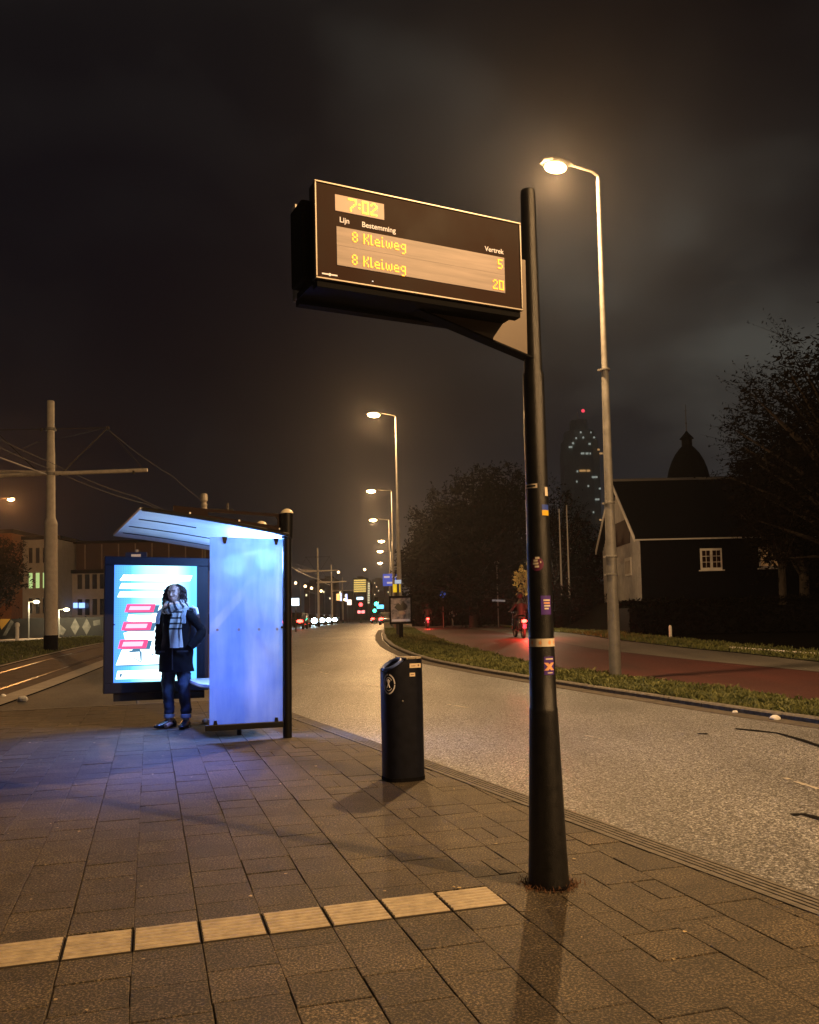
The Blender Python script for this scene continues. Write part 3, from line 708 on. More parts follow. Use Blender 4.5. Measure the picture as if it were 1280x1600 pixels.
# frosted panel
mm = bpy.data.materials.new('frosted_glass'); mm.use_nodes = True; t = mm.node_tree; t.nodes.remove(t.nodes['Principled BSDF'])
co = N(t, 'ShaderNodeTexCoord'); mp = N(t, 'ShaderNodeMapping'); mp.inputs['Scale'].default_value = (1, 1, .16); t.links.new(co.outputs['Object'], mp.inputs[0])
n1 = N(t, 'ShaderNodeTexNoise', i_Scale=7.0, i_Detail=6.0, i_Roughness=.65); t.links.new(mp.outputs[0], n1.inputs['Vector'])
n2 = N(t, 'ShaderNodeTexNoise', i_Scale=2.2, i_Detail=3.0); t.links.new(co.outputs['Object'], n2.inputs['Vector'])
cc = ramp(t, mth(t, 'ADD', mth(t, 'MULTIPLY', n1.outputs[0], .5), mth(t, 'MULTIPLY', n2.outputs[0], .5)), [(.36, (.44, .60, .86)), (.64, (.78, .88, 1.0))])  # part of the panel's blue light is put into the glass tint
tr = N(t, 'ShaderNodeBsdfTranslucent'); df = N(t, 'ShaderNodeBsdfDiffuse'); rf = N(t, 'ShaderNodeBsdfRefraction', i_Roughness=.85, i_IOR=1.02); gl = N(t, 'ShaderNodeBsdfGlossy', i_Roughness=.25)
for n in (tr, df, rf): t.links.new(cc.outputs[0], n.inputs[0])
m1 = N(t, 'ShaderNodeMixShader', i_0=.88); t.links.new(df.outputs[0], m1.inputs[1]); t.links.new(tr.outputs[0], m1.inputs[2])
m2 = N(t, 'ShaderNodeMixShader', i_0=.3); t.links.new(m1.outputs[0], m2.inputs[1]); t.links.new(rf.outputs[0], m2.inputs[2])
m3 = N(t, 'ShaderNodeMixShader', i_0=.04); t.links.new(m2.outputs[0], m3.inputs[1]); t.links.new(gl.outputs[0], m3.inputs[2])
t.links.new(m3.outputs[0], t.nodes['Material Output'].inputs[0]); M_frost = mm
b = MB(); b.box((-.47, 0, 1.235), (.83, .006, 2.09)); gp_ = b.build('glass_panel', M_frost, sh)
for ya in (.78, 1.82):
    b = MB(); b.box((0, ya+.0, 1.235), (.006, .88 if ya < 1 else .9, 1.9)); b.build('rear_pane', mat('clear_pane', (.5, .55, .6), .15, spec=.5, vary=.1) if False else M_frost, sh)
b = MB(); b.box((-.47, 0, .155), (.92, .035, .065)); b.build('bottom_rail', M_shp, sh, bevel=.004)
for x in (-.82, -.13): b = MB(); b.extr([(x-.022, -.016, .188), (x+.022, -.016, .188), (x+.014, -.016, .235), (x-.014, -.016, .235)], (0, .032, 0)); b.build('clip', M_shp, sh)
for x in (-.72, -.13): b = MB(); b.extr([(x-.03, -.016, 2.285), (x+.03, -.016, 2.285), (x+.012, -.016, 2.21), (x-.012, -.016, 2.21)], (0, .032, 0)); b.build('clip', M_shp, sh)
b = MB()
for x in (-.80, -.58, -.36, -.14): b.lathe([(.017, 1.16), (.017, 1.161)], 12, (0, 0, 0)); 
b = MB()
for x in (-.80, -.56, -.33, -.12): b.loft([[(x+.015*math.cos(a), y, 1.24+.015*math.sin(a)) for a in [k*.628 for k in range(10)]] for y in (-.006, -.0035)])
b.build('manifestation_dot', mat('dot_grey', (.3, .36, .5), .6), sh)
b = MB(); b.box((-.045, -.005, 1.26), (.06, .03, .025)); b.build('latch', M_shp, sh)
text('Abri', .035, (-.58, -.0045, 1.70), RX, mat('dot_white', (.75, .8, .95), .5), sh, 'etched_mark') if False else None
# roof: shallow vault tilted up towards the platform
def roofz(x, y): 
    s_ = -x/1.9; return 2.30+.36*s_-.10*s_*s_-.02*y
RN = 14; rgT = []; rgB = []
for k in range(RN+1):
    s_ = k/RN
    for (store, dz) in ((rgT, .028), (rgB, 0)):
        row = []
        for j in range(5):
            y = -.12+2.55*j/4; x = -.02-s_*(1.63+.10*j/4); row.append((x, y, roofz(x, y)+dz))
        store.append(row)
b = MB()
nv = 5
vs = [p for r_ in rgT for p in r_]+[p for r_ in rgB for p in r_]; o_ = (RN+1)*nv; fs = []
for k in range(RN):
    for j in range(nv-1):
        a = k*nv+j; fs += [(a, a+1, a+nv+1, a+nv), (o_+a, o_+a+nv, o_+a+nv+1, o_+a+1)]
for k in range(RN): a = k*nv; fs.append((a, a+nv, o_+a+nv, o_+a)); a = k*nv+nv-1; fs.append((a+nv, a, o_+a, o_+a+nv))
for j in range(nv-1): a = j; fs.append((a+1, a, o_+a, o_+a+1)); a = RN*nv+j; fs.append((a, a+1, o_+a+1, o_+a))
b.add(vs, fs); roof = b.build('roof', mat('roof_panel', (.55, .58, .62), .45, vary=.08, vscale=3), sh)
b = MB()
for y0_, xa, xb in ((.55, -.95, -1.6), (1.25, -.25, -1.65), (1.95, -.2, -1.66)):
    n_ = 8; P = [(xa+(xb-xa)*k/n_, y0_, roofz(xa+(xb-xa)*k/n_, y0_)-.004) for k in range(n_+1)]; b.tube(P, .008, 4)
b.build('roof_joint', M_shp, roof)
b = MB(); P = [(-.04, -.13, 2.30)]+[(-.02-(1.61)*k/10, -.135, roofz(-.02-1.61*k/10, -.12)+.012) for k in range(11)]
b.tube(P, .022, 6); b.build('roof_edge', M_shp, roof); b = MB(); b.tube([(x, y+2.58, z-.03) for x, y, z in P], .022, 6); b.build('roof_edge', M_shp, roof)
for ya in (-.0, 2.35):
    b = MB(); y_ = ya+.03 if ya < 1 else ya
    zt = lambda x: roofz(x, ya)+.03
    out = [(-.0, 2.59), (-1.28, 2.63), (-1.28, zt(-1.28)+.0)]
    # upper bar, outer plate, lower flange and the rounded corner at the post
    b.extr([(0, y_, 2.575), (-.9, y_, 2.60), (-.9, y_, 2.565), (0, y_, 2.54)], (0, .03, 0))
    b.extr([(-.9, y_, 2.60), (-1.28, y_, 2.625), (-1.28, y_, zt(-1.28)), (-.9, y_, zt(-.9))], (0, .03, 0))
    b.extr([(0, y_, zt(0)+.09), (-.9, y_, zt(-.9)+.05), (-.9, y_, zt(-.9)-.002), (0, y_, zt(0)-.002)], (0, .031, 0))
    b.extr([(-.02, y_, 2.56), (-.16, y_, 2.555), (-.115, y_, 2.535), (-.095, y_, 2.50), (-.10, y_, 2.45), (-.16, y_, zt(-.1)+.08), (-.02, y_, zt(0)+.08)], (0, .032, 0))
    b.build('roof_bracket', mat('bracket_dark', (.014, .006, .005), .6, spec=.1), sh)
b = MB()
for x, z in ((-.08, 2.40), (-.55, 2.48), (-1.1, 2.545)): b.loft([[(x+.012*math.cos(a), y, z+.012*math.sin(a)) for a in [k*.785 for k in range(8)]] for y in (.018, .026)])
b.build('bolt', mat('bolt_steel', (.8, .78, .75), .3), sh)
# luminaire under the roof
b = MB(); b.box((-.22, .95, 2.21), (.12, .75, .05)); lu = b.build('luminaire', M_white, sh, bevel=.01)
b = MB(); b.box((-.22, .95, 2.178), (.1, .7, .012)); b.build('tube_light', glow('cool_tube', (.55, .72, 1.0), 26), lu)
for x_, y_, w_ in ((-.17, .30, 190), (-.35, 1.3, 40)): point('shelter_light', (x_, y_, 2.06), w_, (.20, .42, 1.0), sh, .14)
point('added_blue_spot', (-1.0, .8, 2.15), 430, (.12, .22, 1.0), sh, .12, (R(98), (-.2, -.3, -1)))  # added spot, no fitting there; strengthens the blue spill on the slabs
# bench
b = MB(); b.loft([stadium(-.60, 1.1, .28, .68, .555, 32, 4), stadium(-.60, 1.1, .29, .69, .57, 32, 4), stadium(-.60, 1.1, .285, .685, .60, 32, 4)]); b.build('bench_seat', mat('bench_grey', (.5, .52, .56), .4), sh, True)
b = MB()
for y in (.5, 1.6): b.tube([(-.45, y, 0), (-.45, y, .56)], .03, 8)
b.build('bench_leg', M_shp, sh)
# drain cover frame by the post
# poster case: a lit display at the far end
ax0, ax1, pz0, pz1 = -1.88, -.56, .43, 2.19
pc = bpy.data.objects.new('poster_case', None)
b = MB(); YP = 2.0
b.box(((ax0+ax1)/2, YP+.07, (pz0+pz1)/2), (ax1-ax0-.02, .10, pz1-pz0-.02))
fr = .115
for (cx_, cz_, sx_, sz_) in (((ax0+ax1)/2, pz1-.055, ax1-ax0, .11), ((ax0+ax1)/2, pz0+.065, ax1-ax0, .13), (ax0+.06, (pz0+pz1)/2+.01, .12, pz1-pz0-.24), (ax1-.075, (pz0+pz1)/2+.01, .15, pz1-pz0-.24)):
    b.box((cx_, YP, cz_), (sx_, .05, sz_))
pc = b.build('poster_case', mat('case_navy', (.003, .004, .011), .55, spec=.2), sh, bevel=.006)
b = MB(); b.box(((-.6+ax0+.12)/2, YP+.05, .375), (1.15, .08, .10)); b.build('case_foot', M_shp, sh)
b = MB(); b.box((ax0+.004, YP+.03, (pz0+pz1)/2), (.012, .09, pz1-pz0)); b.build('case_side', mat('case_side', (.25, .25, .24), .5), sh)
mm = bpy.data.materials.new('poster_backlit'); mm.use_nodes = True; t = mm.node_tree; p = t.nodes['Principled BSDF']
co = N(t, 'ShaderNodeTexCoord'); sx = N(t, 'ShaderNodeSeparateXYZ'); t.links.new(co.outputs['Object'], sx.inputs[0])
gr = ramp(t, mth(t, 'MULTIPLY', mth(t, 'ADD', sx.outputs[0], 1.78), 1.0), [(0, (.05, .19, .85)), (.22, (.07, .33, .95)), (.42, (.30, .80, 1.0)), (.8, (.42, .86, 1.0)), (1, (.08, .4, .95))])
vo = N(t, 'ShaderNodeTexVoronoi', i_Scale=34.0); vo.inputs['Randomness'].default_value = .0; t.links.new(co.outputs['Object'], vo.inputs['Vector'])
dm = ramp(t, vo.outputs['Distance'], [(.25, .62), (.4, 1)]); dmask = ramp(t, mth(t, 'ADD', sx.outputs[0], 1.78), [(.1, 0), (.34, 1)])
gc = mixc(t, 1, gr.outputs[0], mixc(t, dmask.outputs[0], dm.outputs[0], (1, 1, 1)), 'MULTIPLY')
t.links.new(gc, p.inputs['Emission Color']); p.inputs['Emission Strength'].default_value = 2.5; p.inputs['Base Color'].default_value = (.02, .02, .03, 1); p.inputs['Roughness'].default_value = .2
b = MB(); px0, px1, qz0, qz1 = -1.765, -.705, .565, 2.08
b.box(((px0+px1)/2, YP+.012, (qz0+qz1)/2), (px1-px0, .008, qz1-qz0)); ps = b.build('poster', mm, pc)
M_pw = glow('poster_white', (.72, .93, 1.0), 4.0); M_pr = glow('poster_red', (1.0, .07, .22), 1.6); M_ps = glow('poster_shade', (.12, .35, .6), .7); M_ppk = glow('poster_pink', (1, .42, .6), 2.0)
def ppoly(pts, mt, name, lay=1):
    b = MB(); b.extr([(-x, YP+.008-lay*.0015, z) for x, z in pts], (0, -.001, 0)); return b.build(name, mt, ps)
def para(x0, x1, z0, z1, sl, mt, name, lay=1): return ppoly([(x0, z0), (x1, z0), (x1-sl, z1), (x0-sl, z1)], mt, name, lay)
para(1.68, .80, 1.88, 1.955, .03, M_pw, 'headline', 2); para(1.70, 1.00, 1.775, 1.845, .03, M_pw, 'headline', 2); para(1.72, 1.05, 1.665, 1.735, .03, M_pw, 'headline', 2)
text('ALS', .10, (-1.69, YP-.0, 1.885), RX, glow('poster_bright', (.9, 1, 1), 4), ps, 'lettering', .25)
for (x0, x1, z0, z1) in ((1.63, 1.27, 1.47, 1.575), (1.67, 1.31, 1.235, 1.345), (1.71, 1.36, 1.0, 1.115)):
    para(x0-.035, x1-.05, z0-.015, z1-.015, .03, M_ps, 'tag_shadow', 4); para(x0, x1, z0, z1, .03, M_pr, 'tag', 5); para(x0-.05, x1+.05, z0+.028, z1-.028, .02, M_ppk, 'tag_text', 6)
ppoly([(1.73, .79), (1.03, .79), (1.03, 1.53), (1.22, 1.55), (1.30, 1.42), (1.58, 1.44), (1.60, 1.36), (1.33, 1.30), (1.64, 1.20), (1.62, 1.12), (1.66, .98)], M_pw, 'picture', 2)
ppoly([(1.72, .775), (1.03, .775), (1.03, .79), (1.73, .79)], M_ps, 'picture_shadow', 3)
for k in range(8):
    z = .80+k*.043; ppoly([(1.17, z), (1.03, z+.05), (1.03, z+.075), (1.17, z+.022)], M_ps, 'stripe', 3)
ppoly([(1.66, .96), (1.60, .93), (1.40, .80), (1.42, .83)], M_ps, 'line_art', 3); ppoly([(1.62, .945), (1.42, .955), (1.44, 1.0), (1.52, .985)], M_ps, 'line_art', 3); ppoly([(1.44, .955), (1.41, .955), (1.41, .83), (1.43, .84)], M_ps, 'line_art', 3)
ppoly([(1.30, .98), (1.285, .9), (1.265, .9), (1.285, .95)], M_ps, 'line_art', 3)
para(1.73, 1.05, .61, .715, .02, M_pw, 'footer', 2); para(1.69, 1.66, .635, .68, .01, MATS['poster_shade'] , 'footer_mark', 3)
b = MB(); b.box((ax0+.118, YP-.028, 1.31), (.03, .012, .016)); b.build('lock', M_blackm, pc)
# stop plate seen over the roof's far side
p = at(213, 862, 15.4); t = thing('stop_sign_plate', 'small dark blue and yellow stop plate on a post behind the poster case', 'stop sign', (p.x, 15.4, T(15.4)))
b = MB(); b.tube([(0, .03, 0), (0, .03, 2.75)], .03, 8); b.build('post', M_galv, t)
b = MB(); b.box((0, 0, 2.57), (.38, .02, .26)); b.build('plate', mat('plate_navy', (.01, .025, .10), .4), t)
b = MB(); b.box((0, -.012, 2.49), (.36, .006, .09)); b.build('yellow_band', mat('plate_yellow', (.75, .45, .08), .4), t)
b = MB(); b.box((0, -.012, 2.63), (.17, .006, .07)); b.build('white_panel', M_white, t)

# ------------------------------------------------------------------ people
def human(name, label, loc, rz, joints, rad, mt_skin, voxel=.012):
    b = MB()
    for ch, rr in zip(joints, rad): b.tube(ch, rr, 10)
    return b
M_skin = mat('skin', (.36, .21, .16), .5, vary=.08, vscale=30)
b = MB()
# torso, neck, limbs (under the clothes), head with features; one voxel-merged surface
b.tube([(0, 0, .86), (0, 0, 1.0), (0, .01, 1.18), (0, 0, 1.38), (0, 0, 1.5), (0, -.005, 1.56), (0, -.01, 1.64)], [.11, .12, .09, .11, .09, .055, .055], 14)
for s_ in (-1, 1):
    b.tube([(s_*.10, 0, 1.43), (s_*.17, 0, 1.42), ((-.235 if s_ < 0 else .32), .035, 1.21), ((-.215 if s_ < 0 else .25), -.03, 1.05)], [.035, .035, .022, .016], 10)
    b.tube([(s_*.085, 0, .92), (s_*.10, -.01, .52), (s_*.105+.01, .02, .09)], [.065, .045, .035], 10)
    b.tube([(s_*.105+.01, .03, .06), (s_*.105, -.1, .035)], [.035, .03], 8)
hc = Vector((-.01, -.03, 1.712))
b.ball(hc, (.078, .095, .118), 20, 14); b.ball(hc+Vector((0, -.014, -.062)), (.060, .076, .07), 16, 10)
b.tube([hc+Vector((0, -.088, .018)), hc+Vector((0, -.103, -.008)), hc+Vector((0, -.112, -.026)), hc+Vector((0, -.094, -.034))], [.009, .011, .014, .012], 8)
b.ball(hc+Vector((0, -.083, -.062)), (.024, .012, .007), 8, 6); b.ball(hc+Vector((0, -.081, -.073)), (.022, .012, .008), 8, 6)
b.tube([hc+Vector((-.05, -.072, .034)), hc+Vector((-.022, -.088, .038)), hc+Vector((.022, -.088, .038)), hc+Vector((.05, -.072, .034))], [.008, .01, .01, .008], 6)
for s_ in (-1, 1): b.ball(hc+Vector((s_*.075, .0, -.005)), (.01, .018, .028), 8, 6); b.ball(hc+Vector((s_*.038, -.066, -.02)), (.022, .02, .018), 8, 6)
person = b.build('person', M_skin, None, True)
rm = person.modifiers.new('r', 'REMESH'); rm.mode = 'VOXEL'; rm.voxel_size = .0065; rm.use_smooth_shade = True
person.location = (-3.0, 11.12, 0); person.rotation_euler = (0, 0, R(-9))
tag(person, 'woman with curly hair, black coat and striped scarf waiting before the lit poster', 'person')
def wrinkle(b, amp, sc, seed=0.):
    b.v = [tuple(Vector(v)+Vector((noise.noise(Vector(v)*sc+Vector((seed, 0, 0))), noise.noise(Vector(v)*sc+Vector((0, seed+5, 0))), 0))*amp) for v in b.v]
    return b
def ell(cx, cy, z, rx, ry, n=28, pw=2.3):
    return [(cx+rx*math.copysign(abs(math.cos(a))**(2/pw), math.cos(a)), cy+ry*math.copysign(abs(math.sin(a))**(2/pw), math.sin(a)), z) for a in [2*math.pi*k/n for k in range(n)]]
def interp_rings(keys, step=.025):
    keys = sorted(keys); out = []; z = keys[0][0]
    zs = [k[0] for k in keys]
    while z <= keys[-1][0]+1e-6:
        v = [float(np.interp(z, zs, [k[i] for k in keys])) for i in range(1, 5)]; out.append((z, *v)); z += step
    return out
M_coat = mat('black_wool', (.003, .003, .005), .9, spec=.1, vary=.3, vscale=20, bump=.3, bscale=120)
b = MB(); K = interp_rings([(.72, 0, .01, .225, .165), (.85, 0, .01, .215, .16), (1.0, 0, .01, .205, .155), (1.2, 0, .01, .172, .14), (1.35, 0, .01, .18, .14), (1.44, 0, .01, .185, .12), (1.50, 0, .01, .15, .10), (1.54, 0, .0, .09, .085)])
b.loft([ell(cx, cy, z, rx, ry) for z, cx, cy, rx, ry in K], cap=False)
for pts, rr in (([(-.155, 0, 1.45), (-.205, .01, 1.38), (-.24, .03, 1.20), (-.235, -.0, 1.08), (-.2, -.07, .96)], [.06, .064, .058, .054, .052]), ([(.16, 0, 1.45), (.225, .01, 1.38), (.325, .05, 1.23), (.295, -.02, 1.12), (.215, -.1, 1.02)], [.06, .066, .058, .054, .052])):
    P = []; Rr = []
    for k in range(len(pts)-1):
        for q in range(5): P.append(Vector(pts[k]).lerp(Vector(pts[k+1]), q/5)); Rr.append(rr[k]+(rr[k+1]-rr[k])*q/5+.006*math.sin(k*5+q*2.2))
    P.append(pts[-1]); Rr.append(rr[-1]); b.tube(P, Rr, 14)
wrinkle(b, .022, 7.0); b.build('coat', M_coat, person, True)
b = MB()
for s_ in (-1, 1): b.box((s_*.15, -.155, .98), (.14, .012, .02), rz=s_*.2)
b.box((0.02, -.168, 1.1), (.012, .012, .7)); b.build('coat_seam', mat('coat_trim', (.015, .015, .02), .5), person)
M_jean = mat('blue_denim', (.018, .028, .06), .8, vary=.55, vscale=9, bump=.4, bscale=40)
b = MB()
for s_ in (-1, 1):
    ky = -.03 if s_ > 0 else 0
    P = [Vector((s_*.095, 0, .84)), Vector((s_*.105, -.01+ky*.3, .66)), Vector((s_*.11, -.01+ky, .48)), Vector((s_*.11, .01, .3)), Vector((s_*.112, .02, .165))]; PP = []; rr = []
    r0 = [.10, .088, .072, .068, .062]
    for k in range(4):
        for q in range(6): PP.append(P[k].lerp(P[k+1], q/6)); rr.append(r0[k]+(r0[k+1]-r0[k])*q/6+.004*math.sin(q*2.5+k*4+s_))
    b.tube(PP, rr, 14)
wrinkle(b, .018, 10.); b.build('jeans', M_jean, person, True)
for s_ in (-1, 1):
    b = MB(); b.lathe([(.064, .13), (.069, .135), (.069, .175), (.064, .18)], 18, (s_*.112, .02, 0)); b.build('jeans_cuff', mat('denim_inside', (.2, .21, .24), .8), person, True)
    b = MB(); b.lathe([(.045, .09), (.045, .15)], 14, (s_*.112, .02, 0)); b.build('sock', mat('sock', (.5, .5, .55), .9), person)
    sx_ = s_*.112; yaw = R(-38) if s_ < 0 else R(4)
    rg = []
    for (yy, w, zt_, zb) in ((.085, .028, .075, .012), (.06, .04, .11, .0), (.0, .043, .125, .0), (-.05, .044, .10, .0), (-.11, .049, .072, .0), (-.165, .047, .058, .002), (-.20, .034, .045, .008), (-.215, .012, .03, .014)):
        rg.append([(w*math.copysign(abs(math.cos(a))**.8, math.cos(a)), yy, zb+(zt_-zb)*(.5+.5*math.sin(a))) for a in [k*math.pi/7 for k in range(14)]])
    b = MB(); b.loft(rg); o = b.build('shoe', mat('polished_leather', (.008, .008, .01), .22), person, True); o.location = (sx_, .03, .012); o.rotation_euler = (0, 0, yaw)
    rgs = [[(x*1.06, y*1.02, z_) for x, y, z_ in (((w*math.cos(a)), yy+w*math.sin(a), 0) for a, w, yy in [(2*math.pi*k/20, .046, -.13 if math.sin(2*math.pi*k/20) < 0 else .04) for k in range(20)])]]
    b = MB(); b.loft([rgs[0], [(x, y, .014) for x, y, z_ in rgs[0]]]); b.build('sole', M_blackm, o)
# scarf: lumpy wrap and two hanging ends
def stripes(name, base, dark, fn):
    mm = bpy.data.materials.new(name); mm.use_nodes = True; t = mm.node_tree; p = t.nodes['Principled BSDF']; p.inputs['Roughness'].default_value = .9
    co = N(t, 'ShaderNodeTexCoord'); sx = N(t, 'ShaderNodeSeparateXYZ'); t.links.new(co.outputs['Object'], sx.inputs[0])
    v = fn(t, sx); no_ = N(t, 'ShaderNodeTexNoise', i_Scale=60.0); t.links.new(co.outputs['Object'], no_.inputs['Vector'])
    cbase = mixc(t, no_.outputs[0], tuple(c*.75 for c in base), base)
    t.links.new(mixc(t, v, cbase, dark), p.inputs['Base Color']); return mm
def f_tail(t, sx):
    z = sx.outputs[2]; acc = None
    for c_ in (1.475, 1.40, 1.33, 1.265):
        k = mth(t, 'LESS_THAN', mth(t, 'ABSOLUTE', mth(t, 'SUBTRACT', z, c_)), .011); acc = k if acc is None else mth(t, 'MAXIMUM', acc, k)
    return acc
def f_wrap(t, sx):
    an = mth(t, 'ARCTAN2', sx.outputs[1], sx.outputs[0]); w = mth(t, 'SINE', mth(t, 'ADD', mth(t, 'MULTIPLY', an, 11), mth(t, 'MULTIPLY', sx.outputs[2], 30)))
    return mth(t, 'GREATER_THAN', w, .45)
b = MB()
for (zc, r_, tr_, ph) in ((1.535, .105, .044, 0), (1.575, .098, .034, 1.2), (1.505, .122, .036, 2.5)):
    P = [(r_*1.12*math.cos(a), r_*math.sin(a)-.015, zc+.018*math.sin(a*2+ph)+(.02 if math.cos(a) > 0 else 0)) for a in [2*math.pi*k/36 for k in range(37)]]
    b.tube(P, [tr_*(1+.2*math.sin(k*1.7+ph)) for k in range(37)], 10)
sc_ = b.build('scarf', stripes('scarf_wrap', (.46, .43, .41), (.02, .02, .03), f_wrap), person, True)
M_tail = stripes('scarf_tail', (.48, .45, .42), (.015, .015, .02), f_tail)
for (x0, w, zb, yy) in ((.055, .12, 1.025, -.20), (.125, .07, 1.03, -.185)):
    rg = []
    for k in range(22):
        s_ = k/21; z = 1.54-(1.54-zb)*s_; y = yy+.03*(1-s_)*0+.006*math.sin(s_*9)+(.09*(1-s_)**4); w_ = w*(.75+.25*s_)*.5
        rg.append([(x0+q*w_+.004*math.sin(s_*7), y+.01*math.sin(q*3+s_*5)+dy, z) for dy, qs in ((0, (-1, -.5, 0, .5, 1)), (.012, (1, .5, 0, -.5, -1))) for q in qs])
    b = MB(); b.loft(rg); b.build('scarf_end', M_tail, sc_, True)
# hair: cap plus ringlets
M_hair = mat('dark_brown_hair', (.022, .012, .010), .42, vary=.5, vscale=40)
b = MB(); rgs = []
for k in range(12):
    a = -.15+1.7*k/11; rgs.append([(hc.x+.083*math.cos(a)*math.cos(q), hc.y+.018+.098*math.cos(a)*math.sin(q)-(.0 if math.sin(q) > -.2 else -.03*(1 if a < .7 else 0)), hc.z+.012+.112*math.sin(a)) for q in [2*math.pi*j/24 for j in range(24)]])
rgs = [[(x, max(y, hc.y-.052) if z < hc.z+.075 else y, z) for x, y, z in r_] for r_ in rgs]
b.loft(rgs, cap=True); hr = b.build('hair', M_hair, person, True)
b = MB()
for k in range(210):
    a = random.uniform(.0, 1.45); e_ = .5 if a < .75 else -.1; q = random.uniform(-e_, math.pi+e_)
    st_ = Vector((hc.x+.083*math.cos(a)*math.cos(q), hc.y+.018+.098*math.cos(a)*math.sin(q), hc.z+.012+.112*math.sin(a)))
    outw = Vector((math.cos(q), math.sin(q)*.8, 0)); L_ = random.uniform(.16, .27)*(1.0 if a < .8 else 1.2); P = []; fr_ = random.uniform(55, 80); ph = random.random()*6; rad_ = random.uniform(.008, .015)
    for j in range(16):
        s_ = j/15; c_ = st_+outw*(.05*math.sin(min(1, s_*2.2)*1.57)+.012)*(1 if a < 1 else 1.7)+Vector((0, 0, .012*math.sin(s_*3)-L_*s_**1.15))
        if c_.z < hc.z+.10:
            hv_ = Vector((c_.x-hc.x, c_.y-hc.y, 0)); mn_ = .092 if c_.z > hc.z-.08 else .075
            if hv_.length < mn_: hv_ = hv_.normalized()*mn_; c_ = Vector((hc.x+hv_.x, hc.y+hv_.y, c_.z))
        P.append(c_+Vector((math.cos(ph+s_*L_*fr_*1.6), math.sin(ph+s_*L_*fr_*1.6), 0))*rad_*(0.3+s_))
    b.tube(P, [.0055+.002*math.sin(j*.2) for j in range(15)]+[.002], 5)
b.build('ringlets', M_hair, hr, True)
M_eye = mat('eye_dark', (.012, .01, .01), .2)
for s_ in (-1, 1):
    b = MB(); b.ball(hc+Vector((s_*.030, -.079, .016)), (.013, .010, .0065), 10, 6); b.build('eye', M_eye, person, True)
    b = MB(); b.tube([hc+Vector((s_*.014, -.094, .037)), hc+Vector((s_*.03, -.092, .043)), hc+Vector((s_*.048, -.08, .036))], [.003, .004, .002], 6); b.build('eyebrow', M_hair, person)
b = MB(); b.ball(hc+Vector((0, -.091, -.066)), (.022, .007, .007), 10, 6); b.build('lips', mat('lips', (.30, .09, .08), .4), person, True)
# backpack carried on the back
bp_ = thing('backpack', 'dark backpack with pale blue-grey straps worn by the woman in the striped scarf', 'backpack', person.location, person.rotation_euler.z)
b = MB(); b.loft([ell(.06, .22, z, rx, ry, 24, 3) for z, rx, ry in ((1.02, .13, .06), (1.06, .16, .085), (1.25, .165, .09), (1.45, .15, .08), (1.52, .10, .05))]); b.build('bag', mat('bag_navy', (.012, .014, .03), .7), bp_, True)
M_strap = mat('strap_greyblue', (.34, .38, .46), .6)
for x in (.155, -.16):
    b = MB(); P = [(x, .16, 1.47), (x*1.02, .1, 1.525), (x*1.03, .0, 1.53), (x*1.05, -.10, 1.495), (x*1.08, -.15, 1.42), (x*1.12, -.16, 1.33)]
    rg = [[Vector(p)+Vector((dx, dy, dz)) for dx, dy, dz in ((-.026, 0, 0), (.026, 0, 0), (.026, .0, .012), (-.026, .0, .012))] for p in P]
    for i, r_ in enumerate(rg):
        if i > 2:
            for j in (2, 3): r_[j] = Vector(P[i])+Vector((.026 if j == 2 else -.026, -.012, 0))
    b.loft(rg); b.build('strap', M_strap, bp_, True)
b = MB(); b.tube([(.19, .05, 1.54), (.25, .06, 1.51), (.27, .05, 1.44)], [.02, .024, .018], 8); b.build('shoulder_pad', mat('pad_white', (.7, .72, .75), .6), bp_, True)

